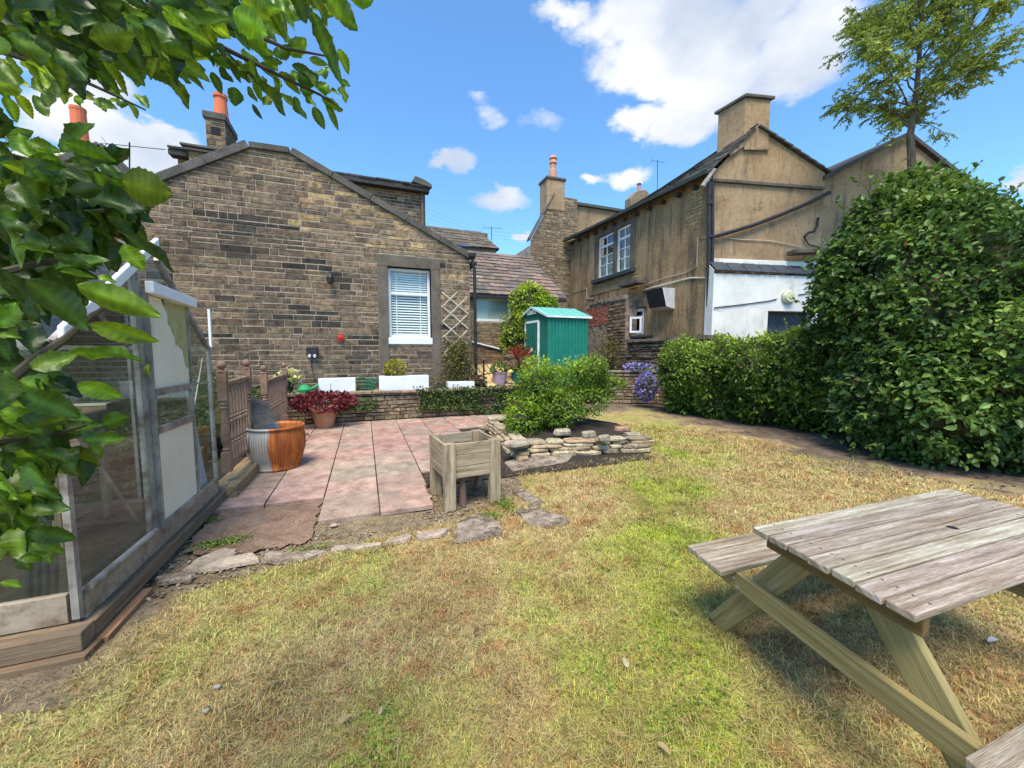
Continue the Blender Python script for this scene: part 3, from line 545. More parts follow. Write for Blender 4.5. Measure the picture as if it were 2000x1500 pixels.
# ================================================================== COTTAGE
YH = 10.2
def cotcol(a, z):
    n = float(fbm(np.array([a*.7]), np.array([z*.7]), 0, 50)[0]); och = float(gaus(a, z, .2, 4.9, 1.3, .6, -.5)+gaus(a, z, -1.1, 4.6, .5, .3)*.6+gaus(a, z, 2.2, 3.2, .4, .4))
    low = float(np.clip((1.4-z)*.8, 0, 1)); dark = float(gaus(a, z, -2.4, 4.2, 1.6, .9)+gaus(a, z, -2.0, 5.5, 1.0, .5))*.6; k = n*.8-.12+random.random()*.42-dark*.4+low*.15
    c = np.array(ramp(np.array([k]), [(.07, .053, .038), (.15, .112, .076), (.235, .175, .117), (.31, .235, .155)])[0])
    if vn(np.array([a*2.1]), np.array([z*3.1]), 0, 55)[0] > .74-dark*.12 and random.random() < .6: c = np.array((.05, .042, .035))*random.uniform(.6, 1.7)
    if random.random() < och*.5: c = np.array((.36, .26, .135))*random.uniform(.7, 1.2)
    return jit(tuple(c), .12)
cot = thing('stone_cottage', (-1, YH, TZ), 'low cottage with blackened stone gable, flat-topped coping and one blind-covered window', 'cottage')
gL = [(.55, -7.0), (3.3, -7.0), (5.08, -3.75), (6.03, -2.17), (6.06, -2.1)]; gR = [(.55, 2.69), (4.08, 2.69), (6.05, -1.46), (6.06, -1.5)]
WIN = (.60, 1.66, 1.78, 3.70); JL, JR = (.36, .60, .66, 3.70), (1.66, 1.90, .66, 3.70); LIN = (.36, 1.90, 3.70, 3.98)
mb = MB(); mb.m = 1; backing(mb, (0, YH, 0), (1, 0, 0), (0, -1, 0), gL, gR, [WIN], .55, 6.05, .3); mb.m = 0
stones(mb, (0, YH, 0), (1, 0, 0), (0, -1, 0), gL, gR, [WIN, JL, JR, LIN], .58, 6.0, (.085, .165), (.15, .62), .023, .010, cotcol, .007, .006)
mb.m = 1; mb.bx(-7, -6.99, YH, 15, .5, 3.4); mb.m = 0
# right return wall
stones(mb, (2.69, YH, 0), (0, 1, 0), (1, 0, 0), [(.5, 10.2), (4.1, 10.2)], [(.5, 14), (4.1, 14)], [], .55, 4.05, (.1, .16), (.25, .5), .019, .011, cotcol); mb.m = 1; backing(mb, (2.69, 0, 0), (0, 1, 0), (1, 0, 0), [(.5, 10.2), (4.1, 10.2)], [(.5, 14), (4.1, 14)], [], .5, 4.08)
mb.build('wall', [M_stone, M_mortar], cot)
mb = MB(); y0, y1 = YH-.07, YH+.28
def copeseg(a, b, w=.17):
    a, b = V((a[0], y0, a[1])), V((b[0], y0, b[1])); d = (b-a).normalized(); n = V((-d.z, 0, d.x)); n = n if n.z > 0 else -n; L = (b-a).length; k = max(1, round(L/.95))
    for i in range(k): mb.prism([a+d*(L*i/k+.004), a+d*(L*(i+1)/k-.004), a+d*(L*(i+1)/k-.004)+n*w, a+d*(L*i/k+.004)+n*w], (0, y1-y0, 0))
copeseg((-7.0, 3.14), (-3.75, 5.04)); copeseg((-3.75, 5.04), (-2.18, 5.98)); copeseg((-2.2, 5.98), (-1.43, 6.0), .13); copeseg((-1.43, 6.0), (2.72, 4.03), .15)
mb.build('coping', M_cope, cot, bevel=.012)
mb = MB(); cfr = lambda s, t: jit((.12, .105, .09), .3)
slates(mb, (2.95, 10.5, 3.96), (2.95, 15.5, 3.96), (-1.4, 10.5, 6.1), (-1.4, 15.5, 6.1), 14, cf=cfr); slates(mb, (-7.3, 10.5, 3.0), (-7.3, 15.5, 3.0), (-2.2, 10.5, 6.08), (-2.2, 15.5, 6.08), 16, cf=cfr)
mb.bx(-2.2, -1.4, 10.5, 15.5, 6.02, 6.12, (.12, .105, .09)); mb.build('roof', M_slate, cot)
mb = MB(); mb.frame((.36, YH-.03, 3.70), (1.54, 0, 0), (0, .3, 0), (0, 0, .28)); mb.build('lintel', M_lint, cot, bevel=.01)
for (a, b, c, d) in (JL, JR): mb = MB(); mb.frame((a, YH-.03, c), (b-a, 0, 0), (0, .3, 0), (0, 0, d-c-.004)); mb.build('jamb', M_lint, cot, bevel=.01)
def winframe(mb, o, u, n, w, h, fw, d, vb=(), hb=(), bw=.03):
    o, u, n = V(o), V(u), V(n); Z = V((0, 0, 1)); B = lambda a, c, ww, hh, dd, off=0: mb.frame(o+u*a+Z*c+n*off, u*ww, Z*hh, -n*dd)
    B(0, 0, fw, h, d); B(w-fw, 0, fw, h, d); B(fw+.001, 0, w-2*fw-.002, fw, d); B(fw+.001, h-fw, w-2*fw-.002, fw, d)
    for a in vb: B(a-bw/2, fw+.001, bw, h-2*fw-.002, d*.7, -.006)
    for c, t in hb: B(fw+.001, c-t/2, w-2*fw-.002, t, d*.85, -.003)
w = MB(); winframe(w, (.61, YH+.12, 1.95), (1, 0, 0), (0, -1, 0), 1.04, 1.74, .065, .06, (), [(1.12, .07)]); wf = w.build('window', M_wpaint, cot, bevel=.004)
w = MB(); w.bx(.67, 1.59, YH+.16, YH+.165, 2.0, 3.64); w.build('pane', M_pane, wf)
w = MB(); w.bx(.585, 1.675, YH-.05, YH+.2, 1.78, 1.945); w.build('sill', M_wpaint, wf, bevel=.008)
w = MB(); z = 2.03
while z < 3.62: w.frame((.68, YH+.2, z), (.9, 0, 0), (0, .03, .036 if z < 3.05 else .045), (0, -.002, .003)); z += .066 if z < 3.05 else .058
for x in (.80, 1.40): w.bx(x, x+.025, YH+.19, YH+.193, 2.0, 3.63)
w.build('blind', M_blind, wf)
w = MB(); w.bx(.55, 1.7, YH+.5, YH+.52, 1.7, 3.75); w.build('dark_room', M_dark, wf)
# gutter outlet and downpipe at cottage corner
mb = MB(); mb.tube([(2.74, YH-.1, 4.12), (2.76, YH-.1, 3.9), (2.80, YH-.1, 3.8), (2.82, YH-.1, .95)], .042, 10); 
for z in (3.9, 3.0, 2.1, 1.2): mb.cyl((2.81, YH-.1, z), (2.81, YH-.1, z+.07), .056, n=10)
mb.lathe((2.74, YH-.1, 4.02), [(.05, 0), (.1, .08), (.1, .16)], 12); mb.build('downpipe', M_black, cot)
mb = MB(); mb.cyl((3.2, 11, 1.95+.06), (6, 11.2, 1.5), .03)
# black bracket on gable
mb = MB(); p = PY(645, 535, YH-.05); mb.cyl(p+V((0, .05, 0)), p+V((0, -.12, .02)), .02); mb.lathe(p+V((0, -.1, -.25)), [(.02, 0), (.07, .03), (.08, .15), (.05, .2), (.015, .26)], 10); mb.build('old_lamp', M_black, cot)
# ---- taller block behind
YB = 13.2
blk = thing('stone_house', (1, YB, TZ), 'taller stone house rising behind the cottage gable with a mossy stone slate roof', 'house')
a, b = PY(560, 330, YB), PY(830, 372, YB); zt = b.z; zl = PY(640, 345, YB).z
mb = MB(); bl, br = [(3, -4.5), (zt+.6, -4.5)], [(3, b.x), (zt+.6, b.x)]; top = zt+.02
def blkcol(a, z): return jit(random.choice([(.15, .11, .07), (.2, .145, .09), (.11, .08, .055), (.25, .18, .11)]), .2)
mb.m = 1; backing(mb, (0, YB, 0), (1, 0, 0), (0, -1, 0), bl, br, [], 3, top); mb.m = 0; stones(mb, (0, YB, 0), (1, 0, 0), (0, -1, 0), bl, br, [], 3.3, top, (.08, .11), (.15, .35), .018, .01, blkcol)
mb.m = 1; mb.bx(b.x-.002, b.x, YB, YB+6, 3, top); mb.bx(-4.5, b.x-.01, YB+.02, YB+6, 2.9, top-.01); mb.build('wall', [M_stone, M_mortar], blk)
mb = MB(); ov = .3; slates(mb, (-4.6, YB-ov, top-.02), (b.x+.12, YB-ov, top-.02), (-4.6, YB+3, top+1.0), (b.x+.1, YB+3, top+1.0), 9, cf=lambda s, t: jit((.13, .115, .085), .35), th=.05, lift=.05)
mb.bx(-4.6, b.x+.1, YB-ov+.02, YB, top-.16, top-.03, (.06, .055, .05)); mb.build('roof', M_slate, blk)
mb = MB(); c = PY(822, 345, YB-.2); mb.prism([V((b.x-.45, YB-.36, top+.05)), V((b.x+.18, YB-.36, top-.06)), V((b.x+.17, YB-.36, top+.05)), V((b.x-.05, YB-.36, top+.17)), V((b.x-.35, YB-.36, top+.24))], (0, .5, .12), (.6, .55, .5)); mb.build('kneeler_stone', M_cope, blk, bevel=.02)
mb = MB(); mb.tube([(b.x-.1, YB-.06, top-.1), (b.x-.1, YB-.06, 4)], .05, 8); mb.build('downpipe', M_lint, blk)
# chimney of that house
YC = 12.9
ch = MB(); p0, p1 = PY(363, 330, YC), PY(452, 330, YC); zc = PY(400, 300, YC).z; zb = PY(400, 280, YC).z
chim = MB(); chim.m = 1; chim.bx(p0.x+.08, p1.x+.6, YC, YC+1.4, 5.0, zc); chim.m = 0
stones(chim, (0, YC, 0), (1, 0, 0), (0, -1, 0), [(4.5, p0.x+.08), (zc, p0.x+.08)], [(4.5, p1.x+.6), (zc, p1.x+.6)], [], 5.0, zc, (.1, .14), (.2, .4), .018, .012, blkcol)
c0 = chim.build('chimney', [M_stone, M_mortar], blk)
mb = MB(); q = [V((p0.x-.03, YC-.1, zc)), V((p1.x+.7, YC-.1, zc)), V((p1.x+.7, YC+1.5, zc)), V((p0.x-.03, YC+1.5, zc))]; mb.prism(q, (0, 0, .07), (1, 1, 1)); q = [V((p0.x-.06, YC-.13, zc+.09)), V((p1.x+.7, YC-.13, zc+.09)), V((p1.x+.7, YC+1.5, zc+.09)), V((p0.x-.06, YC+1.5, zc+.09))]; mb.prism(q, (0, 0, .06))
s0, s1, sy = PY(404, 290, YC+.3).x, PY(441, 290, YC+.3).x, YC+.3; zs = PY(404, 290, sy).z; zt2 = PY(404, 230, sy).z
mb.add([(p0.x-.04, YC-.1, zc+.15), (p1.x+.6, YC-.1, zc+.15), (p1.x+.6, YC+1.4, zc+.15), (p0.x-.04, YC+1.4, zc+.15), (s0, sy, zs), (s1, sy, zs), (s1, sy+.7, zs), (s0, sy+.7, zs)], [(0, 1, 5, 4), (1, 2, 6, 5), (2, 3, 7, 6), (3, 0, 4, 7)]); mb.build('chimney_shoulder', M_cope, c0, bevel=.01)
mb = MB(); mb.m = 1; mb.bx(s0, s1, sy, sy+1.0, zs-.1, zt2); mb.m = 0
stones(mb, (0, sy, 0), (1, 0, 0), (0, -1, 0), [(0, s0), (99, s0)], [(0, s1), (99, s1)], [], zs, zt2, (.1, .15), (.15, .3), .02, .015, blkcol); stones(mb, (s1, 0, 0), (0, 1, 0), (1, 0, 0), [(0, sy), (99, sy)], [(0, sy+1), (99, sy+1)], [], zs, zt2, (.1, .15), (.15, .3), .02, .015, blkcol)
zh0, zh1 = PY(410, 262, sy).z, PY(410, 247, sy).z; mb.m = 2; mb.bx(s0+.12, s1-.1, sy-.02, sy+.01, zh0, zh1); mb.build('stack', [M_stone, M_mortar, M_dark], c0)
mb = MB(); mb.bx(s0-.05, s1+.05, sy-.05, sy+1.05, zt2, zt2+.17); mb.build('chimney_cap', M_cope, c0, bevel=.015)
mb = MB(); pc = V(((s0+s1)/2+.08, sy+.3, zt2+.17)); mb.lathe(pc, [(.19, 0), (.17, .1), (.14, .55), (.17, .56), (.17, .64), (.12, .64), (.12, .5)], 16, close=False); mb.build('chimney_pot', M_orange, c0, smooth=False)
# ---- link building
YL = 13.0
lk = thing('slate_roofed_outbuilding', (5, YL, TZ), 'low outbuilding with stone slate roof and white window between cottage and tan house', 'outbuilding')
zE = PY(960, 574, YL).z; xl, xr = 2.2, PY(1088, 570, YL).x; LW = (PY(925, 600, YL).x, PY(1001, 600, YL).x, PY(960, 628, YL).z, zE-.12)
mb = MB(); mb.m = 1; l_, r_ = [(0, xl), (9, xl)], [(0, xr), (9, xr)]; LW = (LW[0], LW[1]+.5, LW[2], LW[3]); backing(mb, (0, YL, 0), (1, 0, 0), (0, -1, 0), l_, r_, [LW], .5, zE, .12); mb.m = 0
stones(mb, (0, YL, 0), (1, 0, 0), (0, -1, 0), l_, r_, [LW], .6, zE-.02, (.07, .11), (.2, .45), .014, .01, lambda a, z: jit((.27, .17, .09) if z < 1.9 else (.24, .18, .11), .25)); mb.build('wall', [M_buff, M_mortar], lk)
mb = MB(); yR = YL+3.0; zR = PY(960, 494, yR).z
slates(mb, (xl, YL-.18, zE-.05), (xr+.35, YL-.18, zE-.05), (xl, yR, zR), (PY(1035, 500, yR).x, yR, zR), 13, (.2, .45), .035, lambda s, t: jit((.19, .15, .125) if random.random() > .3 else (.25, .17, .13), .3), .04); mb.build('roof', M_slate, lk)
mb = MB(); mb.bx(xl, xr+.3, YL-.2, YL-.1, zE-.17, zE-.07); mb.build('gutter', M_black, lk)
w = MB(); winframe(w, (LW[0]+.01, YL+.02, LW[2]+.01), (1, 0, 0), (0, -1, 0), LW[1]-LW[0]-.02, LW[3]-LW[2]-.02, .08, .06, (LW[1]-LW[0]-.62,), (), .09); wf = w.build('window', M_wpaint, lk)
w = MB(); w.bx(LW[0]+.08, LW[1]-.08, YL+.05, YL+.055, LW[2]+.05, LW[3]-.05); w.build('pane', M_pane, wf)
w = MB(); w.bx(LW[0], LW[1], YL+.1, YL+.11, LW[2], LW[3]); 
for x in np.arange(LW[0]+.1, LW[1], .46): w.bx(x, x+.03, YL+.085, YL+.09, LW[2], LW[3])
w.build('curtain', M_net, wf)
a, b = PY(922, 668, YL-.05), PY(1000, 688, YL-.05); mb = MB(); mb.cyl(a, b, .03); mb.build('waste_pipe', M_wpaint, lk)
# far roofs
Y2 = 19.0; fr = thing('distant_slate_house', (5, Y2, 0), 'distant stone building with hipped slate roof above the outbuilding', 'house')
a, b, c, d = PY(838, 462, Y2), PY(975, 486, Y2), PY(838, 457, Y2+2), PY(935, 464, Y2+2); mb = MB()
slates(mb, (a.x-3, Y2, b.z), (b.x, Y2, b.z), (a.x-3, Y2+1.8, c.z+.35), (d.x, Y2+1.8, c.z+.35), 6, cf=lambda s, t: jit((.14, .11, .08), .3)); mb.prism([V((b.x, Y2, b.z)), V((d.x, Y2+1.8, c.z+.35)), V((b.x, Y2+3.6, b.z))], (0, 0, -.05), (.13, .1, .08)); mb.build('roof', M_slate, fr)
mb = MB(); mb.bx(a.x-3, b.x-.15, Y2+.08, Y2+3.4, 0, b.z+.01, (.14, .11, .075)); mb.build('wall', M_buff, fr)
mb = MB(); q = PY(940, 462, Y2+2); mb.bx(q.x-.12, q.x+.28, Y2+1.7, Y2+2.2, q.z-.5, q.z+.12, (.2, .14, .1)); mb.build('chimney', M_buff, fr, bevel=.02)
# ---- stone gable house with chimney, far end
YG = 17.2; sg = thing('gabled_stone_house', (8.5, YG, 0), 'tall buff stone gable with square chimney beyond the far end of the tan house', 'house')
gx0, gx1 = PY(1036, 500, YG).x, PY(1121, 500, YG).x; za, zb2, xb = PY(1036, 470, YG).z, PY(1092, 383, YG).z, PY(1092, 383, YG).x
mb = MB(); mb.m = 1; l_ = [(0, gx0), (za, gx0), (zb2, xb-.25)]; r_ = [(0, gx1+.15), (zb2, gx1+.15)]; backing(mb, (0, YG, 0), (1, 0, 0), (0, -1, 0), l_, r_, [], 0, zb2); mb.m = 0
stones(mb, (0, YG, 0), (1, 0, 0), (0, -1, 0), l_, r_, [], .5, zb2, (.09, .15), (.15, .4), .02, .018, lambda a, z: jit(random.choice([(.29, .21, .12), (.24, .17, .1), (.2, .145, .09), (.32, .24, .15)]), .2), .008, .004); mb.m = 1; mb.bx(gx0, gx1, YG+.02, YG+4, 0, za-.2); mb.build('wall', [M_buff, M_mortar], sg)
mb = MB(); c0_, c1_ = PY(1069, 390, YG-.05), PY(1103, 390, YG-.05); zt = PY(1085, 352, YG).z; mb.bx(c0_.x, c1_.x, YG-.05, YG+.8, zb2-.7, zt); k = mb.build('chimney', M_render2, sg, bevel=.02)
mb = MB(); mb.bx(c0_.x-.06, c1_.x+.06, YG-.1, YG+.86, zt, zt+.12); mb.build('chimney_cap', M_cope, k, bevel=.02); mb = MB(); mb.lathe(((c0_.x+c1_.x)/2, YG+.3, zt+.12), [(.2, 0), (.18, .45), (.15, .5), (.14, .75), (.19, .78), (.15, .95), (.2, 1.0), (.14, 1.12)], 12); mb.build('chimney_pot', M_pot, k)
mb = MB(); u0, u1 = PY(1121, 398, YG+.3), PY(1215, 408, YG+.3); mb.bx(gx1+.16, u1.x+2.5, YG+.3, YG+4, 4, u0.z-.08); mb.build('upper_wall', M_render2, sg); mb = MB(); mb.bx(gx1+.05, u1.x+2.6, YG+.15, YG+4.2, u0.z-.07, u0.z+.06, (.07, .085, .06)); mb.build('roof_edge', M_dirty, sg)
mb = MB(); mb.prism([V((gx0-.05, YG-.08, za)), V((xb-.3, YG-.08, zb2)), V((xb-.3, YG-.08, zb2+.1)), V((gx0-.05, YG-.08, za+.12))], (0, .4, 0)); mb.build('verge', M_cope, sg)
# ================================================================== TAN RENDERED HOUSE
XF = 9.6; hs = thing('tan_rendered_house', (XF, 12, 0), 'two storey tan rendered house with big square chimney, white sash windows and black pipes', 'house')
C0 = V((XF, 8.75, 0)); GD = V((.9746, -.2241, 0)).normalized(); GN = V((-.2241, -.9746, 0)).normalized()
yA, yB = 8.75, 17.0; zE1 = 7.0
def wy(px, py=500): return PX(px, py, XF).y
W1r = (wy(1198), wy(1168), 4.76, 6.5); W2r = (wy(1231), wy(1204), 4.76, 6.5); W3r = (wy(1257, 630), wy(1229, 630), 2.26, 3.2)
mb = MB(); P0 = (XF, 0, 0); backing(mb, P0, (0, 1, 0), (-1, 0, 0), [(0, yA), (9, yA)], [(0, yB), (9, yB)], [W1r, W2r, W3r], 0, zE1, .14)
# gable wall
def gp2(px, py, off=0): return PP(px, py, (C0+GN*off), GD)
def gu(p): return (V((p.x, p.y, 0))-V((C0.x, C0.y, 0))).dot(GD)
e1 = gp2(1612, 338); ap = gp2(1478, 250); uE = gu(e1); uA = gu(ap)
backing(mb, C0, GD, GN, [(0, 0), (gp2(1386, 336).z, 0), (ap.z, uA)], [(0, uE), (e1.z, uE), (ap.z, uA)], [], 0, ap.z)
bw_ = C0+GD*uE; mb.add([(bw_.x, bw_.y, 0), (bw_.x+.3, bw_.y+8, 0), (bw_.x+.3, bw_.y+8, e1.z), (bw_.x, bw_.y, e1.z)], [(0, 1, 2, 3)]); mb.build('wall', M_render2, hs)
fs = MB(); fs.m = 0; backing(fs, (XF-.004, 0, 0), (0, 1, 0), (-1, 0, 0), [(0, yA), (9, yA)], [(0, yB), (9, yB)], [W1r, W2r, W3r], 0, zE1-.01, .02); fs.build('facade', M_render, hs)
zc_ = gp2(1386, 336).z
# roof slabs
mb = MB(); dk = lambda s, t: jit((.10, .095, .085), .35); apb = V((ap.x+.4, yB+.3, ap.z))
slates(mb, (XF-.3, yA-.1, zc_-.06), (XF-.3, yB+.1, zE1+.1), (ap.x-.1, ap.y-.12, ap.z+.05), (ap.x-.1, yB+.1, zE1+.42), 12, cf=dk, th=.05)
slates(mb, (e1.x+.15, e1.y-.12, e1.z), (e1.x+.6, e1.y+8, e1.z), (ap.x, ap.y-.12, ap.z+.05), (ap.x+.4, yB+.1, zE1+.42), 9, cf=dk, th=.05); mb.build('roof', M_slate, hs)
mb = MB(); mb.bar((XF-.32, yA-.1, zc_-.08), (XF-.32, yB+.1, zE1+.02), .12, .09, col=(.035, .045, .038)); 
for i in range(12):
    y = yA+.5+i*.68; z = zc_-.08+(zE1+.1-zc_)*(y-yA)/(yB-yA)-.16; mb.frame((XF-.2, y, z-.06), (.2, 0, 0), (0, .1, 0), (0, 0, .12), (.05, .045, .04))
mb.build('gutter', M_dirty, hs)
# chimney
ca, cb = gp2(1453, 283, .04), gp2(1501, 283, .04); zt = gp2(1453, 190, .04).z; side = V((-.12, 1, 0)).normalized()*.85; mb = MB(); base = V((ca.x, ca.y, gp2(1453, 292, .04).z)); mb.frame(base, V((cb.x-ca.x, cb.y-ca.y, 0)), side, V((0, 0, zt-base.z))); k = mb.build('chimney', M_render2, hs, bevel=.01)
g_ = (V((cb.x-ca.x, cb.y-ca.y, 0))).normalized(); mb = MB(); mb.frame(V((ca.x, ca.y, zt))-g_*.07-side.normalized()*.07, g_*((cb-ca).length+.14), side.normalized()*1.0, V((0, 0, .09))); mb.build('chimney_cap', M_cope, k, bevel=.02)
mb = MB(); f0, f1 = gp2(1424, 300, .06), gp2(1453, 280, .06); mb.bar(f0, f1, .05, .14, up=(0, 0, 1)); a_, b_ = gp2(1453, 291, .05), gp2(1502, 291, .05); mb.bar(a_, b_, .04, .05); mb.build('lead_flashing', M_conc, hs)
# string course, corner, pipes on gable
mb = MB()
def gl(pts, off): return [gp2(x, y, off) for x, y in pts]
S = gl([(1396, 352), (1440, 355), (1500, 360), (1555, 364), (1608, 368)], .04)
for a, b in zip(S, S[1:]): mb.bar(a, b+(b-a)*.02, .07, .09)
mb.build('string_course', M_cope, hs, bevel=.01)
mb = MB(); mb.tube(gl([(1386, 352), (1385, 400), (1384, 520), (1383, 672)], .09), .06, 10); mb.tube(gl([(1392, 352), (1392, 450), (1390, 672)], .1), .045, 10)
for y in (352, 400, 465, 540, 600): q = gp2(1386, y, .09); mb.cyl(q, q+V((0, 0, .09)), .085, n=10)
mb.build('downpipe', M_black, hs)
mb = MB(); mb.tube(gl([(1390, 463), (1420, 455), (1470, 440), (1530, 417), (1580, 396), (1620, 376)], .1), .055, 10); mb.build('waste_pipe', M_black, hs)
mb = MB(); mb.tube(gl([(1372, 365), (1385, 345), (1396, 332)], .12), .07, 8); mb.build('broken_gutter', M_alu, hs)
mb = MB(); mb.tube(gl([(1392, 463), (1450, 468), (1500, 470), (1530, 475), (1565, 483)], .03), .012, 5); mb.build('cable', M_cable, hs); mb = MB(); mb.tube([PX(x, y, XF-.03) for x, y in [(1385, 463), (1363, 464), (1361, 520), (1340, 532), (1290, 545), (1260, 557)]], .013, 5); mb.build('cable', M_cable, hs); mb = MB(); mb.tube([PX(x, y, XF-.03) for x, y in [(1378, 543), (1350, 543), (1300, 555), (1257, 567)]], .03, 6); mb.build('cable', M_cable, hs); mb = MB(); mb.tube([PX(x, y, XF-.03) for x, y in [(1119, 571), (1145, 563)]], .012, 5); mb.build('cable', M_cable, hs); mb = MB(); mb.tube([PX(x, y, XF-.03) for x, y in [(1146, 562), (1146, 583), (1160, 583)]], .014, 5); mb.build('cable', M_cable, hs)
mb = MB(); mb.tube(gl([(1572, 462), (1578, 455), (1590, 452), (1596, 440), (1598, 425)], .08), .035, 8); mb.tube(gl([(1570, 462), (1580, 478), (1602, 483)], .06), .02, 6); mb.build('overflow_pipe', M_black, hs)
# exposed stone patches in render
mb = MB(); a, b = PX(1341, 440, XF).y, PX(1358, 440, XF).y; cb_ = lambda a, z: jit((.36, .26, .14), .15)
stones(mb, (XF-.006, 0, 0), (0, 1, 0), (-1, 0, 0), [(5.3, 9.3), (5.75, 9.05), (6.75, 9.1)], [(5.3, 9.35), (5.8, 9.75), (6.75, 9.4)], [], 5.35, 6.75, (.1, .13), (.2, .4), .02, .012, cb_); mb.build('exposed_stone', M_buff, hs); mb = MB()
stones(mb, (XF-.006, 0, 0), (0, 1, 0), (-1, 0, 0), [(4.0, 11.9), (4.62, 11.9)], [(4.0, 12.4), (4.62, 12.4)], [], 4.0, 4.62, (.1, .13), (.3, .5), .02, .02, cb_); mb.build('exposed_stone', M_buff, hs); mb = MB()
stones(mb, (XF-.006, 0, 0), (0, 1, 0), (-1, 0, 0), [(4.1, 12.5), (4.55, 12.5)], [(4.1, 15.2), (4.55, 15.2)], [], 4.12, 4.55, (.4, .42), (.9, 1.6), .01, .02, lambda a, z: jit((.30, .21, .11), .1)); mb.build('exposed_stone', M_buff, hs)
for (W_, nm) in ((W1r, 1), (W2r, 2)):
    w = MB(); wd, hh = W_[1]-W_[0], W_[3]-W_[2]; winframe(w, (XF+.06, W_[1]-.005, W_[2]+.005), (0, -1, 0), (-1, 0, 0), wd-.01, hh-.01, .075, .06, (wd/2,), [(hh*.30, .03), (hh*.52, .03), (hh*.75, .09)], .035)
    wf = w.build('window', M_wpaint, hs); w = MB(); w.bx(XF+.095, XF+.1, W_[0], W_[1], W_[2], W_[3]); w.build('pane', M_pane, wf); w = MB(); w.bx(XF+.2, XF+.21, W_[0], W_[1], W_[2], W_[2]+.95); w.build('net_curtain', M_net, wf); w = MB(); w.bx(XF+.5, XF+.51, W_[0]-.3, W_[1]+.3, W_[2]-.2, W_[3]+.2); w.build('dark_room', M_dark, wf)
mb = MB(); y0_, y1_ = W2r[0]-.3, W1r[1]+.25; zt_, zb_ = 6.5, 4.76
mb.bx(XF-.03, XF+.12, y0_, W2r[0]-.005, zb_, zt_+.22); mb.bx(XF-.03, XF+.12, W2r[1]+.005, W1r[0]-.005, zb_, zt_); mb.bx(XF-.03, XF+.12, W1r[1]+.005, y1_, zb_, zt_+.22); mb.bx(XF-.031, XF+.12, W2r[0], W1r[1], zt_+.004, zt_+.22); mb.build('window_surround', M_lint, hs, bevel=.01)
mb = MB(); mb.bx(XF-.16, XF+.1, W2r[0]-.35, W1r[1]+.3, 4.6, 4.755); mb.build('sill', M_tile, hs, bevel=.015)
w = MB(); wd, hh = W3r[1]-W3r[0], W3r[3]-W3r[2]; winframe(w, (XF+.02, W3r[1]-.005, W3r[2]+.005), (0, -1, 0), (-1, 0, 0), wd-.01, hh-.01, .09, .07, (), [(hh*.68, .07)]); winframe(w, (XF-.02, W3r[0]+.08, W3r[2]+.05), V((-.8, .5, 0)).normalized(), V((-.5, -.8, 0)).normalized(), .42, hh*.62, .07, .04); wf = w.build('window', M_wpaint, hs)
w = MB(); w.bx(XF+.06, XF+.065, W3r[0], W3r[1], W3r[2], W3r[3]); w.build('pane', M_pane, wf); w = MB(); w.bx(XF+.3, XF+.31, W3r[0], W3r[1], W3r[2], W3r[3]); w.build('dark_room', M_dark, wf)
mb = MB(); mb.bx(XF-.08, XF+.05, W3r[0]-.15, W3r[1]+.1, 3.23, 3.5); mb.build('lintel', M_lint, hs, bevel=.02)
mb = MB(); mb.bx(XF-.3, XF+.0, W3r[0]-.5, W3r[1]+.1, 2.12, 2.2); mb.build('sill', M_tile, hs, bevel=.01)
# vent cowl
a, b = PX(1318, 572, XF-.02), PX(1287, 572, XF-.02); z0, z1 = PX(1300, 606, XF).z, PX(1300, 567, XF).z
mb = MB(); mb.add([(XF-.01, a.y, z0), (XF-.01, b.y, z0), (XF-.01, b.y, z1), (XF-.01, a.y, z1), (XF-.34, a.y+.02, z0+.08), (XF-.34, b.y+.1, z0+.08), (XF-.52, b.y+.12, z1), (XF-.52, a.y+.02, z1)], [(3, 2, 6, 7), (0, 3, 7, 4), (0, 4, 5, 1)], (.55, .55, .56)); mb.add([(XF-.02, a.y+.03, z0+.02), (XF-.02, b.y-.0, z0+.02), (XF-.02, b.y, z1-.02), (XF-.02, a.y+.03, z1-.02)], [(0, 1, 2, 3)], (.02, .02, .02)); mb.prism([V((XF-.335, a.y+.03, z0+.09)), V((XF-.335, b.y+.09, z0+.09)), V((XF-.505, b.y+.11, z1-.02)), V((XF-.505, a.y+.03, z1-.02))], (.012, 0, 0), (.03, .028, .026)); mb.build('vent_cowl', M_dirty, hs)
# second gable, right
sb = thing('rear_gabled_wing', (14, 7, 0), 'rear wing with plain rendered gable right of the chimney, partly behind the tree', 'house')
a, b, c = gp2(1616, 345), gp2(1772, 264), gp2(1850, 345); mb = MB(); uL, uM, uR = gu(a), gu(b), gu(c); uR = max(uR, uM+2.2)
backing(mb, C0-GN*.05, GD, GN, [(0, uE-.3), (a.z-.02, uE-.3), (a.z, uL), (b.z, uM)], [(0, uR), (c.z, uR), (b.z, uM)], [], 0, b.z); mb.build('wall', M_render2, sb)
mb = MB(); Pq = lambda u, z, o=.08: V((C0.x, C0.y, z))+GD*u+GN*o; bk = V((.1, 1, 0)).normalized()*7
for (p, q) in ((Pq(uL-.15, a.z), Pq(uM, b.z+.08)), (Pq(uM, b.z+.08), Pq(uR+.1, c.z))): mb.prism([p, q, q+bk, p+bk], (0, 0, -.12), (.09, .085, .08))
mb.build('roof', M_slate, sb)
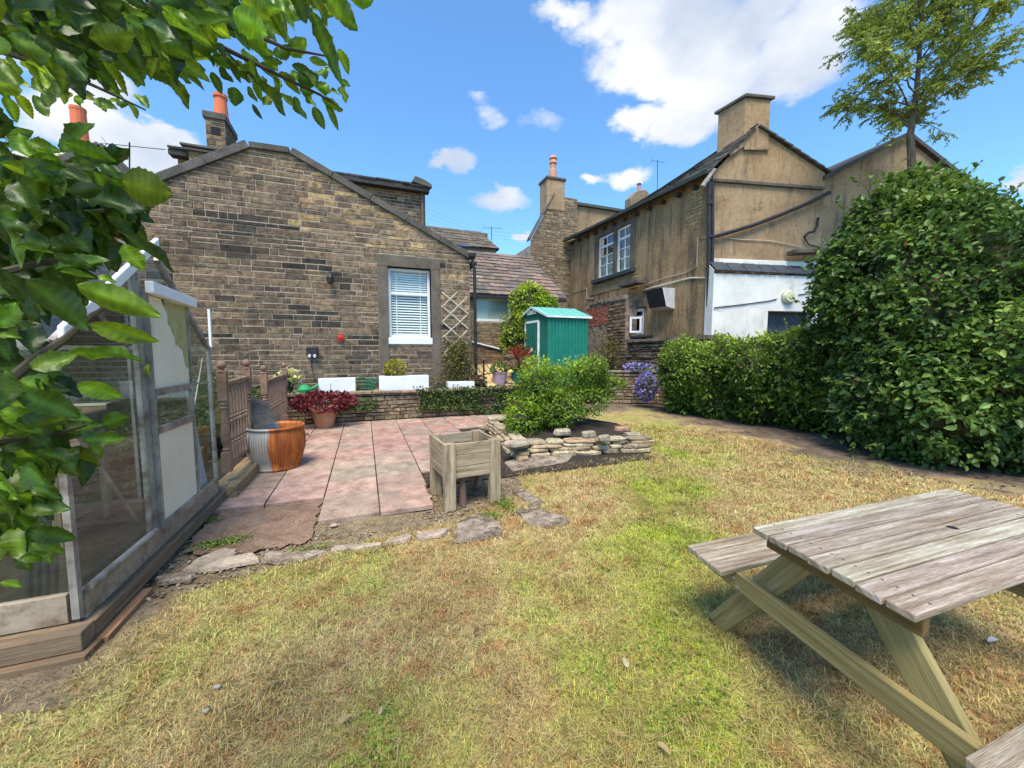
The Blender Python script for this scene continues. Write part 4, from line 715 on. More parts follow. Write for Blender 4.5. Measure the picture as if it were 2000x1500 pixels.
# ---- white lean-to
ext = thing('white_lean_to', (11.5, 8, 0), 'whitewashed lean-to with row of black verge tiles and dark doorway', 'outbuilding'); EO = .35
def ge(px, py): return gp2(px, py, EO)
q0, q1 = ge(1396, 527), ge(1596, 540); uu0, uu1 = gu(q0), gu(q1); D0, D1 = gu(ge(1500, 610)), gu(ge(1592, 610)); dz = ge(1500, 607).z
mb = MB(); backing(mb, C0+GN*EO, GD, GN, [(0, uu0-.03), (q0.z, uu0-.03)], [(0, uu1+1.2), (q1.z, uu1+1.2)], [(D0, D1, 0, dz)], 0, min(q0.z, q1.z), .3); mb.prism([V((C0.x, C0.y, 0))+GN*EO+GD*(uu0-.03), V((C0.x, C0.y, 0))+GD*(uu0-.03)+GN*.01, V((C0.x, C0.y, 0))+GN*.01+GD*(uu0-.03)+V((0, 0, q0.z+.3)), V((C0.x, C0.y, 0))+GN*EO+GD*(uu0-.03)+V((0, 0, q0.z))], GD*.01); mb.build('wall', M_white, ext)
mb = MB(); n = 9; L = uu1+1.2-uu0
for i in range(n):
    u = uu0+L*i/n; z = q0.z+(q1.z-q0.z)*(i/n)*.7; s = V((C0.x, C0.y, 0))+GD*u+GN*(EO+.06)+V((0, 0, z-.04)); mb.prism([s, s+GD*(L/n-.03)+V((0, 0, -.0)), s+GD*(L/n-.045)-GN*.33+V((0, 0, .30)), s-GN*.33+V((0, 0, .30))], (GN*.02+V((0, 0, .03+random.uniform(0, .01)))))
mb.build('verge_tiles', M_tile, ext, bevel=.012)
mb = MB(); f = MB(); s = V((C0.x, C0.y, 0))+GD*(uu0-.05)+GN*.06+V((0, 0, q0.z+.24)); mb.frame(s, GD*(L+.1), -GN*.05, V((0, 0, .16))); mb.build('flashing', M_white, ext, bevel=.02)
mb = MB(); s = C0+GN*(EO-.28)+GD*(D0-.2); mb.frame(s, GD*(D1-D0+.4), -GN*.03, V((0, 0, dz+.2))); mb.build('door', M_tile, ext)
mb = MB(); lp = ge(1538, 580); mb.cyl(lp, lp+GN*.05, .215, n=20, col=(.45, .43, .3)); mb.cyl(lp+GN*.05, lp+GN*.13, .2, .15, 20, col=(.62, .64, .42)); mb.cyl(lp+GN*.13, lp+GN*.15, .09, .07, 16, col=(.5, .53, .33)); mb.build('bulkhead_lamp', M_dirty, ext)
mb = MB(); mb.tube([ge(x, y)+GN*.02 for x, y in [(1394, 601), (1440, 596), (1500, 588), (1516, 584)]], .014, 5); mb.build('cable', M_black, ext); mb = MB(); mb.tube([ge(x, y)+GN*.02 for x, y in [(1558, 576), (1600, 570)]], .014, 5); mb.build('cable', M_black, ext)
mb = MB(); a, b = gp2(1545, 493, .25), gp2(1612, 490, .25); mb.bar(a, b, .35, .14); mb.build('roof_stone', M_lint, ext, bevel=.03)
# ---- broken stone walls under the facade
rw = thing('ruined_stone_wall', (9.2, 12, 0), 'rough ruined wall of rubble and crumbling brick under the sash windows', 'wall'); XW = 9.1
ya, yb = PX(1222, 640, XW).y, PX(1152, 640, XW).y; zt = PX(1190, 588, XW).z
mb = MB(); mb.m = 1; Lr, Rr = [(0, ya), (zt-.3, ya), (zt, ya+.2)], [(0, yb+.6), (zt-.5, yb+.6), (zt, yb-.3)]; backing(mb, (XW, 0, 0), (0, 1, 0), (-1, 0, 0), Lr, Rr, [], 0, zt, col=(.2, .16, .12)); mb.m = 0
stones(mb, (XW, 0, 0), (0, 1, 0), (-1, 0, 0), [(0, ya), (9, ya)], [(0, ya+1.1), (9, ya+1.1)], [], .2, zt-.1, (.08, .15), (.18, .45), .03, .05, lambda a, z: jit((.24, .17, .11), .3), .02, .01)
stones(mb, (XW, 0, 0), (0, 1, 0), (-1, 0, 0), [(0, yb-1.6), (9, yb-1.3)], [(0, yb+.3), (9, yb+.3)], [], 2.7, 3.5, (.07, .08), (.2, .24), .015, .015, lambda a, z: jit((.42, .14, .09), .3), .01)
mb.m = 2; mb.bx(XW+.001, XF-.001, ya+.003, yb+.5, .1, zt-.02); 
for i in range(8): y = ya+i*(yb-ya)/8; mb.bx(XW-.06, XF, y+.02, y+(yb-ya)/8-.02, zt+random.uniform(-.1, .02), zt+random.uniform(.05, .12), (.2, .17, .14))
mb.build('rubble', [M_buff, M_conc, M_conc], rw)
mb = MB(); y = ya+.2; mb.bx(XW-.03, XW+.4, ya-.6, ya+.5, 4.05, 4.16, (.3, .27, .22)); mb.build('stone_ledge', M_cope, rw)
dw = thing('drystone_wall', (9, 9.5, 0), 'tumbled drystone wall of thin flat stones below the small open window', 'wall'); XD = 9.0
ya, yb = PX(1345, 665, XD).y, PX(1226, 665, XD).y; mb = MB(); zt = PX(1250, 668, XD).z
stones(mb, (XD, 0, 0), (0, 1, 0), (-1, 0, 0), [(0, ya-1), (9, ya-1)], [(0, yb), (9, yb)], [], .3, zt, (.05, .12), (.2, .6), .025, .07, lambda a, z: jit((.19, .145, .10), .35), .035, .015); mb.m = 1; mb.bx(XD+.001, XF, ya-1, yb, .2, zt-.05); mb.m = 0
for i in range(12): y = ya-.8+i*(yb-ya+.8)/12; mb.prism([V((XD-.1, y, zt)), V((XD-.15, y+random.uniform(.3, .5), zt)), V((XD+.5, y+.35, zt)), V((XD+.5, y, zt))], (0, 0, random.uniform(.04, .12)), jit((.17, .14, .11), .3))
mb.build('rubble', [M_buff, M_soil], dw)
# low wall with white cap, purple flowers in front
lw = thing('low_garden_wall', (7.5, 10, 0), 'low stone wall with pale flat cap behind the purple flowers', 'wall'); a, b = G(1215, 785), G(1310, 800); XWl = 8.2
mb = MB(); stones(mb, (8.0, 9.6, 0), V((1, -.6, 0)).normalized(), V((-.6, -1, 0)).normalized(), [(0, -2.2), (9, -2.2)], [(0, 1.6), (9, 1.6)], [], 0, .95, (.08, .14), (.2, .4), .02, .04, wallcol, .02, .006); u_ = V((1, -.6, 0)).normalized(); n_ = V((.6, 1, 0)).normalized(); mb.m = 1; mb.frame(V((8, 9.6, 0))-u_*2.2+n_*.003, u_*3.8, n_*.3, V((0, 0, .94))); mb.build('wall', [M_buff, M_soil], lw)
mb = MB(); mb.frame(V((8, 9.6, .96))-u_*2.25-n_*.06, u_*3.9, n_*.4, V((0, 0, .05))); mb.build('coping', M_conc, lw, bevel=.008)
# ---- far left house, aerials
fl = thing('far_left_house', (-8, 18, 0), 'pale gabled house half hidden behind foliage at far left, tall orange chimney pot', 'house'); YF = 15.0
a = [PY(150, 400, YF), PY(258, 395, YF), PY(246, 345, YF), PY(205, 300, YF), PY(150, 330, YF)]; mb = MB(); a[0].z = a[1].z = 0; a[0].x = a[4].x = PY(150, 330, YF).x-3; mb.prism(a, (0, 4, 0)); mb.build('wall', M_render2 if False else M_cream, fl)
mb = MB(); mb.bar(PY(262, 348, YF-.1), PY(203, 290, YF-.1), .5, .16, up=(0, 0, 1)); mb.bar(PY(203, 290, YF-.1), PY(100, 330, YF-.1), .5, .16); mb.build('roof_edge', M_cope, fl)
mb = MB(); p = PY(158, 285, YF+.5); zz = PY(158, 212, YF+.5).z; mb.lathe(p, [(.2, -.4), (.19, 0), (.17, zz-p.z-.1), (.18, zz-p.z-.08), (.18, zz-p.z), (.12, zz-p.z)], 14); mb.build('chimney_pot', M_orange, fl)
def aerial(px, py, py2, Y, L, label, ang=0, n=7):
    a, b = PY(px, py2, Y), PY(px, py, Y); t = thing('tv_aerial', a, label, 'aerial'); mb = MB(); mb.cyl(a, b, .02, n=6); mb.build('mast', M_black, t); mb = MB(); d = V((math.cos(ang), math.sin(ang)*.3, .06)).normalized(); c = b-V((0, 0, .1)); mb.cyl(c-d*L*.4, c+d*L*.6, .012, n=5); s = V((.2, 1, .5)).normalized()
    for i in range(n): q = c+d*L*(-.38+.95*i/(n-1)); mb.cyl(q-s*.16, q+s*.16, .008, n=4)
    for k in (-1, 1): q = c-d*L*.38; mb.cyl(q, q+V((.15*k*.3, .1, .22*k))-d*.2, .008, n=4)
    mb.build('antenna', M_black, t)
aerial(253, 278, 345, 14.5, 1.3, 'thin rooftop aerial against cloud above the far left house'); aerial(1284, 312, 375, 20, .9, 'small aerial above the tan house eaves'); aerial(960, 442, 470, 24, 1.2, 'tiny aerial over the distant slate roof', 0, 5)
mb = MB(); p = PY(1250, 400, 18.5); sm = thing('stub_chimney', p, 'short stone chimney with red banded pot just above the tan house eaves', 'chimney'); q = [PY(x, y, 18.5) for x, y in [(1233, 410), (1233, 385), (1245, 372), (1262, 370), (1270, 380), (1272, 410)]]; mb.prism(q, (0, .6, 0), (.27, .2, .13)); mb.build('stack', M_buff, sm, bevel=.04); mb = MB(); c = PY(1248, 371, 18.7); mb.cyl(c-V((0, 0, .1)), c+V((0, 0, .28)), .09, n=10, col=(.5, .25, .2)); mb.cyl(c+V((0, 0, .28)), c+V((0, 0, .34)), .12, n=10, col=(.03, .03, .03)); mb.build('chimney_pot', M_dirty, sm)
# overhead wires
mb = MB(); 
for k in range(3):
    a, b = PY(835, 425-k*9, 30), PY(1040, 470-k*6, 30); mb.tube([a.lerp(b, i/10)+V((0, 0, -.5*math.sin(math.pi*i/10))) for i in range(11)], .009, 4, (.25, .3, .35))
o = mb.build('overhead_wires', M_dirty, None); tag(o, 'thin overhead wires crossing the sky between the houses', 'wires')
# ================================================================== GREENHOUSE
GX, GY0, GY1, GZ, EV, RZ = -1.46, 2.64, 4.71, .10, 1.60, 2.33; GXL = -4.2; YM = (GY0+GY1)/2
gh = thing('greenhouse', (-2.8, 3.7, 0), 'old aluminium framed greenhouse with grimy glass, cream panelled door and white ridge trim', 'greenhouse')
mb = MB(); wc = (.5, .43, .38)
mb.bx(GXL, GX+.07, GY0-.12, GY0-.01, .03, .13, wc); mb.bx(GX-.02, GX+.07, GY0-.008, GY1+.1, .03, .12, wc); mb.bx(GXL, GX+.10, GY0-.16, GY0-.02, -.07, .027, (.5, .38, .3)); mb.bx(GX-.0, GX+.12, GY0-.015, 3.1, -.07, .022, (.75, .5, .38)); mb.bx(GXL, GX, GY1-.02, GY1+.1, .0, .12, wc); mb.build('plinth', M_wood, gh, bevel=.006)
mb = MB(); A = .03
def gb(p, q, w=.035, h=.035): mb.bar(p, q, w*.8, h*.8, up=(1, 0, 0) if abs((V(q)-V(p)).normalized().x) < .9 else (0, 0, 1))
for (y, zt) in ((GY0, EV), (GY1, EV)):
    gb((GX, y, GZ+.05), (GX, y, zt), .045, .04); gb((GXL, y, GZ+.05), (GXL, y, zt), .06, .045)
for x in (GX, GXL):
    gb((x, GY0, EV), (x, YM, RZ), .05, .04); gb((x, GY1, EV), (x, YM+.1, RZ-.06), .05, .04)
gb((GX, GY0, EV), (GXL, GY0, EV), .05, .05); gb((GX, GY1, EV), (GXL, GY1, EV), .05, .05); gb((GX, YM, RZ), (GXL, YM, RZ), .05, .06)
for (y0, y1, z) in ((GY0+.03, GY1-.03, .28),): pass
m_ = MB(); m_.bx(GX-.02, GX+.02, GY0+.03, GY1-.03, .125, .27, (1, 1, 1)); m_.bx(GXL, GX-.03, GY0-.02, GY0+.02, .14, .29); m_.build('base_rail', M_rail, gh)
mb.cyl((GX+.03, GY0+.04, .285), (GX+.03, 3.4, .285), .02, n=8)
for x in np.arange(GX-.62, GXL, -.62):
    gb((x, GY0, .3), (x, GY0, EV), .025, .03); gb((x, GY0, EV), (x, YM, RZ), .025, .03); gb((x, GY1, .1), (x, GY1, EV), .025, .03); gb((x, GY1, EV), (x, YM, RZ), .025, .03)
gb((GX, 3.40, .25), (GX, 3.40, 2.12), .03, .04); gb((GX+.01, 3.455, .25), (GX+.01, 3.455, 2.1), .022, .03); gb((GX, 4.19, .25), (GX, 4.19, 2.0), .025, .035)
gb((GX, GY0+.04, .95), (GX, 3.38, .95), .02, .02) if False else None
gb((GX-.02, GY0+.05, 1.25), (GX-.02, 3.35, .33), .03, .012); gb((GX-.02, 4.62, 1.5), (GX-.02, 4.22, .85), .02, .012)
gb((GX, 4.22, 1.28), (GX, 4.66, 1.26), .02, .02)
mb.build('frame', M_alu, gh); mb = MB(); mb.bar(PX(408, 604, -1.5), PX(412, 678, -1.5), .03, .02, up=(1, 0, 0)); mb.build('gutter_end', M_wpaint, gh)
mb = MB(); mb.prism([V((GX+.035, GY0-.03, EV+.0)), V((GX+.035, YM+.0, RZ-.0)), V((GX+.035, YM, RZ+.075)), V((GX+.035, GY0-.03, EV+.085))], (.03, 0, 0)); mb.build('barge_trim', M_wpaint, gh, bevel=.008)
def glass(pts, nm='pane'):
    m = MB(); m.add(pts, [tuple(range(len(pts)))]); return m.build(nm, M_glass, gh)
g = GX-.005
glass([(g, GY0+.03, .27), (g, 3.38, .27), (g, 3.38, 2.08), (g, GY0+.03, EV-.02)])
glass([(g, 4.21, .25), (g, GY1-.03, .25), (g, GY1-.03, EV-.02), (g, 4.21, 1.97)]); glass([(g, 3.45, 2.1), (g, 4.15, 2.05), (g, YM, RZ-.03)])
for i, x in enumerate(np.arange(GX-.02, GXL, -.62)):
    x1 = max(x-.6, GXL); glass([(x, GY0, .3), (x, GY0, EV), (x1, GY0, EV), (x1, GY0, .3)]); glass([(x, GY0, EV), (x, YM, RZ), (x1, YM, RZ), (x1, GY0, EV)]); glass([(x, GY1, EV), (x, YM, RZ), (x1, YM, RZ), (x1, GY1, EV)])
glass([(GX-.02, GY1, .2), (GX-.02, GY1, EV), (GXL, GY1, EV), (GXL, GY1, .2)])
# door
mb = MB(); X_ = GX+.03
for (a, b) in (((X_, 3.495, .26), (X_, 3.495, 2.0)), ((X_, 4.16, .26), (X_, 4.16, 1.97))): gb(a, b, .04, .035)
for z in (.275, .985, 1.265): mb.bar((X_, 3.515, z), (X_, 4.14, z), .035, .05 if z > .5 else .06)
dr = mb.build('door', M_alu, gh); mb = MB(); mb.prism([V((X_+.015, 3.46, 1.97)), V((X_+.015, 4.21, 1.95)), V((X_+.015, 4.21, 2.03)), V((X_+.015, 3.46, 2.055))], (.05, 0, 0)); mb.build('door_header', M_wpaint, dr, bevel=.006)
mb = MB(); mb.bx(X_-.006, X_, 3.52, 4.14, .30, .96); mb.build('lower_panel', M_cream, dr)
mb = MB(); mb.bx(X_-.006, X_, 3.52, 4.14, 1.29, 1.96); mb.build('upper_panel', M_cream, dr)
mb = MB(); random.seed(3); _l = [(4.138, 1.955), (3.72, 1.96), (3.8, 1.85), (3.9, 1.68), (4.03, 1.56), (4.138, 1.44)]; mb.prism([V((X_+.001, y+(random.gauss(0, .016) if y < 4.13 and z < 1.95 else 0), min(z, 1.955)+(random.gauss(0, .02) if z < 1.95 else 0))) for a, b in zip(_l, _l[1:]) for y, z in [(a[0]+(b[0]-a[0])*k/7, a[1]+(b[1]-a[1])*k/7) for k in range(7)]]+[V((X_+.001, 4.138, 1.45))], (.002, 0, 0)); mb.build('lichen_stain', M_lichen, dr)
mb = MB(); mb.bx(X_-.004, X_-.001, 3.52, 4.14, 1.01, 1.24); mb.build('pane', M_glass, dr)
def leanboard(name, pts, th, m, label, cat):
    mb = MB(); mb.prism([V(p) for p in pts], th); o = mb.build(name, m, None, bevel=.002); return tag(o, label, cat)
leanboard('blue_board', [(GX-.04, 4.24, .14), (GX-.04, 4.64, .14), (GX-.06, 4.46, .92), (GX-.06, 4.24, .93)], (-.012, 0, 0), M_blue, 'pale blue board leaning inside the greenhouse beside the door', 'board')
mb = MB(); mb.bx(GXL, GX-.05, GY0+.05, GY1-.05, .0, .03); o = mb.build('greenhouse_floor', M_soil, None); tag(o, 'dark earth floor of the greenhouse', 'floor', kind='structure')
# things inside
tb = thing('staging_bench', (-2.9, 4.3, .03), 'wooden staging bench along the rear inside the greenhouse', 'bench'); mb = MB()
for k in range(4): mb.bx(GXL+.1, GX-.75, 3.95+k*.17, 4.1+k*.17, .78, .8, (.7, .6, .5))
mb.build('top', M_wood, tb); 
for x in (-4.0, -3.1, -2.3):
    for y in (3.98, 4.58): mb = MB(); mb.bx(x, x+.05, y, y+.05, .03, .78, (.7, .6, .5)); mb.build('leg', M_wood, tb)
for i, (x, y, r) in enumerate([(-2.5, 4.2, .11), (-2.85, 4.3, .13), (-3.3, 4.15, .1)]):
    mb = MB(); mb.lathe((x, y, .8), [(r*.7, 0), (r, r*1.7), (r*1.1, r*1.7), (r*1.1, r*2), (r*.9, r*2), (r*.88, r*1.8)], 16); o = mb.build('plant_pot', M_pot, None, smooth=False); tag(o, ['small clay pot on the greenhouse bench nearest the door', 'larger clay pot in the middle of the greenhouse bench', 'smallest clay pot at the far left of the greenhouse bench'][i], 'pot', 'clay pots on the greenhouse bench')
for i in range(4):
    x = -1.62-.035*i; mb = MB(); mb.tube([(x-.05, 2.84, .03), (x-.02, 2.83, .4), (x-.07+.02*i, 2.86, .8), (x-.12+.04*i, 2.95, 1.1)], .016, 7, (.025, .035, .045)); o = mb.build('hose_length', M_dirty, None); tag(o, 'dark blue grey hose length standing in the front corner of the greenhouse', 'hose', 'hose lengths in the greenhouse corner')
# ================================================================== BALUSTRADES
def newel(parent, y, z0, h, x=-1.42):
    mb = MB(); s = .042; b = (1, .95, .9); mb.bx(x-s, x+s, y-s, y+s, z0, z0+h*.2, b); mb.bx(x-s, x+s, y-s, y+s, z0+h*.72, z0+h, b)
    zz = z0+h*.2; H2 = h*.52; prof = [(.042, 0), (.028, .01), (.04, .03), (.026, .045), (.03, .07), (.043, .12), (.045, .2), (.036, .3), (.03, H2-.1), (.04, H2-.08), (.026, H2-.06), (.04, H2-.04), (.028, H2-.02), (.042, H2)]
    mb.lathe((x, y, zz), prof, 16, b); mb.lathe((x, y, z0+h), [(.05, 0), (.05, .012), (.022, .02), (.022, .03), (.036, .045), (.045, .065), (.045, .085), (.034, .11), (.012, .122)], 16, b); mb.build('newel_post', M_bwood, parent)
def balus(name, y0, y1, z00, z01, h, label):
    t = thing(name, (-1.42, (y0+y1)/2, min(z00, z01)), label, 'balustrade', 'wooden balustrades beside the barrel')
    newel(t, y0, z00, h); newel(t, y1, z01, h+z00-z01); x = -1.42; k = (y1-y0); Z = lambda y, a: z00*(1-(y-y0)/k)+z01*(y-y0)/k+a
    top = h-.13; zt0, zt1 = z00+top, z00+top+.02
    mb = MB(); mb.bar((x, y0+.045, zt0), (x, y1-.045, zt1), .055, .045); mb.build('handrail', M_bwood, t, bevel=.008)
    mb = MB(); mb.bar((x, y0+.045, z00+.1), (x, y1-.045, z01+.12), .05, .045); mb.build('bottom_rail', M_bwood, t, bevel=.004)
    n = int(k/.115)
    for i in range(1, n):
        y = y0+k*i/n; za = z00+.125+(z01-z00+.02)*i/n; zb = zt0-.022; H_ = zb-za; mb = MB(); r = .016; mb.bx(x-r, x+r, y-r, y+r, za, za+H_*.17); mb.bx(x-r, x+r, y-r, y+r, za+H_*.60, zb)
        mb.lathe((x, y, za+H_*.17), [(.016, 0), (.009, .01), (.02, .03), (.01, .045), (.018, .07), (.013, H_*.2), (.011, H_*.43-.12), (.02, H_*.43-.08), (.009, H_*.43-.06), (.021, H_*.43-.035), (.01, H_*.43-.01), (.016, H_*.43)], 10); mb.build('baluster', M_bwood, t)
balus('balustrade', 4.93, 5.86, .27, .2, 1.08, 'turned wooden balustrade panel directly behind the rusty barrel')
balus('balustrade', 6.75, 8.35, .12, .1, 1.13, 'turned wooden balustrade panel set further back by the retaining wall')
mb = MB(); mb.bx(-1.53, -1.30, 4.74, 6.05, .0, .16, (.75, .65, .5)); o = mb.build('timber_sleeper', M_wood, None, bevel=.01); tag(o, 'thick timber sleeper under the balustrade behind the barrel', 'sleeper')
mb = MB(); mb.bx(-3.6, -1.55, 4.95, 9.3, -.02, .1); o = mb.build('side_bed', M_soil, None); tag(o, 'bare earth bed beyond the balustrades', 'earth bed', kind='structure')
# ================================================================== BARREL
BC = V((-1.13, 5.88, .03)); t = thing('dolly_tub', BC, 'ribbed galvanised tub, grey on one side and rusted orange on the other', 'tub')
mb = MB(); prof = [(.27, 0), (.285, .0), (.285, .03), (.27, .04), (.3, .12), (.335, .25), (.345, .36), (.335, .46), (.318, .53)]
mb.lathe(BC, prof, 240, rf=lambda t, z: 1+(.010*math.sin(t*60) if .04 < z < .52 else 0), close=False); mb.c = [((.8, .93, 1.05, .93)[(i % 240) % 4],)*3 for i in range(len(mb.c))]; mb.lathe(BC, [(.318, .53), (.335, .535), (.342, .55), (.335, .565), (.315, .565), (.30, .53), (.30, .3)], 48, close=False); mb.lathe(BC, [(.28, .02), (.001, .03)], 24, close=False); mb.build('body', M_rust, t, smooth=True)  # light and dark stripes in the colour imitate shading on the ribs
mb = MB(); mb.lathe(BC, [(.299, .46), (.001, .475)], 30, (.16, .06, .03), close=False); mb.build('rusty_silt', M_soil, t)
mb = MB(); d = V((.93, .1, 0)).normalized(); s_ = V((-.1, .93, 0)).normalized(); c = BC+d*.335+V((0, 0, .4)); mb.tube([c-s_*.06, c-s_*.06+d*.045, c+s_*.06+d*.045, c+s_*.06], .009, 6, (.2, .08, .04)); mb.build('handle', M_dirty, t)
leanboard('slate_slab', [BC+V((-.22, -.1, .58)), BC+V((.0, .16, .58)), BC+V((-.12, .26, .84)), BC+V((-.28, .1, .92)), BC+V((-.34, .02, .88))], (-.03, .03, .02), M_cope, 'grey slate offcut propped on the rear rim of the rusty tub', 'slate slab')
# ================================================================== POTS AND PLANTS
def leafball(name, c, rad, n, size, cols, parent=None, up=.5, wid=.55, material=None, shell=.45, stems=True):
    c = np.array(V(c)); d = rv(n); d /= np.linalg.norm(d, axis=1, keepdims=True); r = (shell+(1-shell)*RNG.random(n)**.5)[:, None]; P = c+d*r*np.array(rad)
    D = d+rv(n, .5)+np.array([0, 0, up*.3]); Nn = d*.6+rv(n, .5)+np.array([0, 0, up]); t = RNG.random(n)*.75+.25*(d[:, 2]*.5+.5)
    return leaves(name, P, D, Nn, size*(.6+.8*RNG.random(n)), wid, ramp(t, cols), material or M_leaf, parent)
def stems(mb, base, tips, r=.008, n=5, col=(1, 1, 1)):
    for t in tips:
        b = V(base)+V((random.uniform(-.03, .03), random.uniform(-.03, .03), 0)); m = b.lerp(V(t), .5)+V((random.uniform(-.05, .05), random.uniform(-.05, .05), .05)); mb.tube([b, m, V(t)], r, n, col, r*.5)
pp = V((-.80, 8.72, .03)); t = thing('terracotta_pot', pp, 'round terracotta pot with spiral fluting near the retaining wall', 'pot')
mb = MB(); mb.lathe(pp, [(.16, 0), (.17, .01), (.235, .34), (.235, .36), (.285, .36), (.29, .41), (.27, .43), (.24, .42), (.22, .35)], 48, rf=lambda t, z: 1+(.018*math.sin(10*(t+z*3.2)) if .02 < z < .34 else 0), close=False); mb.lathe(pp, [(.16, .005), (.001, .005)], 20, close=False); mb.build('body', M_pot, t, smooth=True); mb = MB(); mb.lathe(pp, [(.235, .37), (.001, .4)], 20, close=False); mb.build('soil', M_soil, t)
RED = [(.05, .008, .012), (.16, .02, .03), (.3, .05, .06)]
t = thing('red_leaved_plant', pp+V((0, 0, .38)), 'dark red leaved plant growing in the terracotta pot', 'plant'); leafball('foliage', pp+V((0, 0, .52)), (.62, .45, .2), 900, .07, RED, t, wid=.8); mb = MB(); stems(mb, pp+V((0, 0, .38)), [pp+V((random.uniform(-.5, .5), random.uniform(-.3, .3), random.uniform(.5, .72))) for _ in range(16)]); mb.cyl(pp+V((.1, 0, .4)), pp+V((.14, 0, .9)), .005); mb.build('stems', M_twig, t)
YP = 9.75
def trough(px0, px1, y0, y1, label, d=.28, cut=None):
    a, b = PY(px0, y1, 9.55), PY(px1, y1, 9.55); h = PY(px0, y0, 9.55).z-a.z; z = TZ+.02
    t = thing('trough_planter', ((a.x+b.x)/2, 9.6, z), label, 'planter', 'white troughs on the terrace edge'); mb = MB(); x0, x1, Y0, Y1, w = a.x, b.x, 9.55, 9.55+d, .02
    mb.bx(x0, x1, Y0, Y0+w, z, z+h); mb.bx(x0, x1, Y1-w, Y1, z, z+h); mb.bx(x0, x0+w, Y0+w, Y1-w, z, z+h); mb.bx(x1-w, x1, Y0+w, Y1-w, z, z+h); mb.build('box', M_wpaint, t, bevel=.012); mb = MB(); mb.bx(x0+w, x1-w, Y0+w, Y1-w, z, z+h*.85); mb.build('soil', M_soil, t); return x0, x1, z+h
trough(622, 695, 738, 766, 'short plain white trough, leftmost on the terrace edge'); x0, x1, zt = trough(741, 838, 734, 763, 'long white trough directly below the window'); 
YEL = [(.14, .15, .01), (.36, .34, .03), (.55, .48, .06)]
t = thing('yellow_plant', (x0+.35, 9.7, zt), 'small bushy yellow green plant in the trough below the window', 'plant'); leafball('foliage', (x0+.38, 9.7, zt+.17), (.26, .16, .22), 700, .05, YEL, t, wid=.6); mb = MB(); stems(mb, (x0+.38, 9.7, zt-.05), [(x0+.38+random.uniform(-.2, .2), 9.7, zt+.25) for _ in range(8)], .005); mb.build('stems', M_twig, t)
trough(876, 927, 744, 757, 'small white trough at the foot of the climbing plant beside the trellis')
# trellis
tr = thing('trellis', (2.25, YH-.06, 1.2), 'expanding cream wood trellis fixed between window jamb and downpipe', 'trellis'); mb = MB(); a0 = [(864, 570, 913, 650), (864, 570+0, 864, 570)]
def tl(x0, y0, x1, y1, o=.05): mb.bar(PY(x0, y0, YH-o), PY(x1, y1, YH-o), .03, .012, side=None, up=(0, 1, 0))
for (a, b, c, d) in [(863, 570, 915, 613), (863, 597, 915, 642), (864, 628, 914, 672), (866, 655, 880, 669), (867, 689, 874, 697)]: tl(a, b, c, d)
for (a, b, c, d) in [(893, 570, 862, 600), (912, 580, 864, 628), (912, 615, 866, 658), (913, 645, 867, 690)]: tl(a, b, c, d, .065)
for (a, b, c, d) in [(864, 630, 914, 690)]: pass
mb.build('lattice', mat('pale lath', [(.42, .36, .26), (.6, .53, .42)], 6, 5, .8, .2), tr)
t = thing('climbing_plant', (2.35, 9.95, TZ), 'straggly dry green climber spreading up the trellis beside the downpipe', 'climber'); OL = [(.07, .07, .015), (.17, .16, .04), (.30, .27, .09)]
n = 2600; k = RNG.random(n); x = 2.3+RNG.normal(0, 1, n)*(.12+.22*(1-k)); P = np.stack([x, 9.98+.1*RNG.normal(0, 1, n), TZ+.1+1.35*k*(.7+.3*RNG.random(n))], -1); leaves('foliage', P, rv(n)+[0, -.2, -.5], rv(n)+[0, -1, .3], .05*(.6+.8*RNG.random(n)), .5, ramp(RNG.random(n), OL), M_leaf, t); mb = MB(); stems(mb, (2.3, 9.98, TZ), [(2.3+random.uniform(-.35, .35), 9.98, TZ+random.uniform(.7, 1.5)) for _ in range(14)], .006); mb.build('stems', M_twig, t)
# outdoor socket box + cable, red ornament
t = thing('outdoor_socket', PY(610, 688, YH-.02), 'black outdoor socket box with two white plugs and trailing cable on the gable wall', 'socket'); c = PY(610, 688, YH-.05); mb = MB(); mb.bx(c.x-.12, c.x+.12, c.y-.06, c.y+.04, c.z-.1, c.z+.13); mb.build('box', M_black, t, bevel=.02)
for s in (-.055, .055): mb = MB(); mb.cyl((c.x+s, c.y-.06, c.z-.08), (c.x+s, c.y-.11, c.z-.09), .035, n=10); mb.build('plug', M_wpaint, t)
mb = MB(); mb.tube([(c.x, c.y, c.z-.1), (c.x-.03, c.y-.02, c.z-.3), (c.x+.02, c.y-.05, c.z-.6), (c.x+.15, c.y-.1, c.z-.8), (c.x+.3, c.y-.2, TZ+.05)], .01, 6); mb.build('cable', M_black, t)
c = PY(665, 660, YH-.06); t = thing('red_wall_ornament', c, 'small red flower shaped ornament hung on the gable wall', 'ornament'); mb = MB(); mb.lathe((0, 0, 0), [(.02, -.02), (.085, 0), (.02, .02)], 12); 
for i in range(len(mb.v)): v = mb.v[i]; a = math.atan2(v.y, v.x); r = math.hypot(v.x, v.y)*(1+.25*math.cos(5*a)); mb.v[i] = V((c.x+r*math.cos(a), c.y+v.z, c.z+r*math.sin(a)))
mb.c = [(.45, .03, .02)]*len(mb.f); mb.build('flower', M_dirty, t)
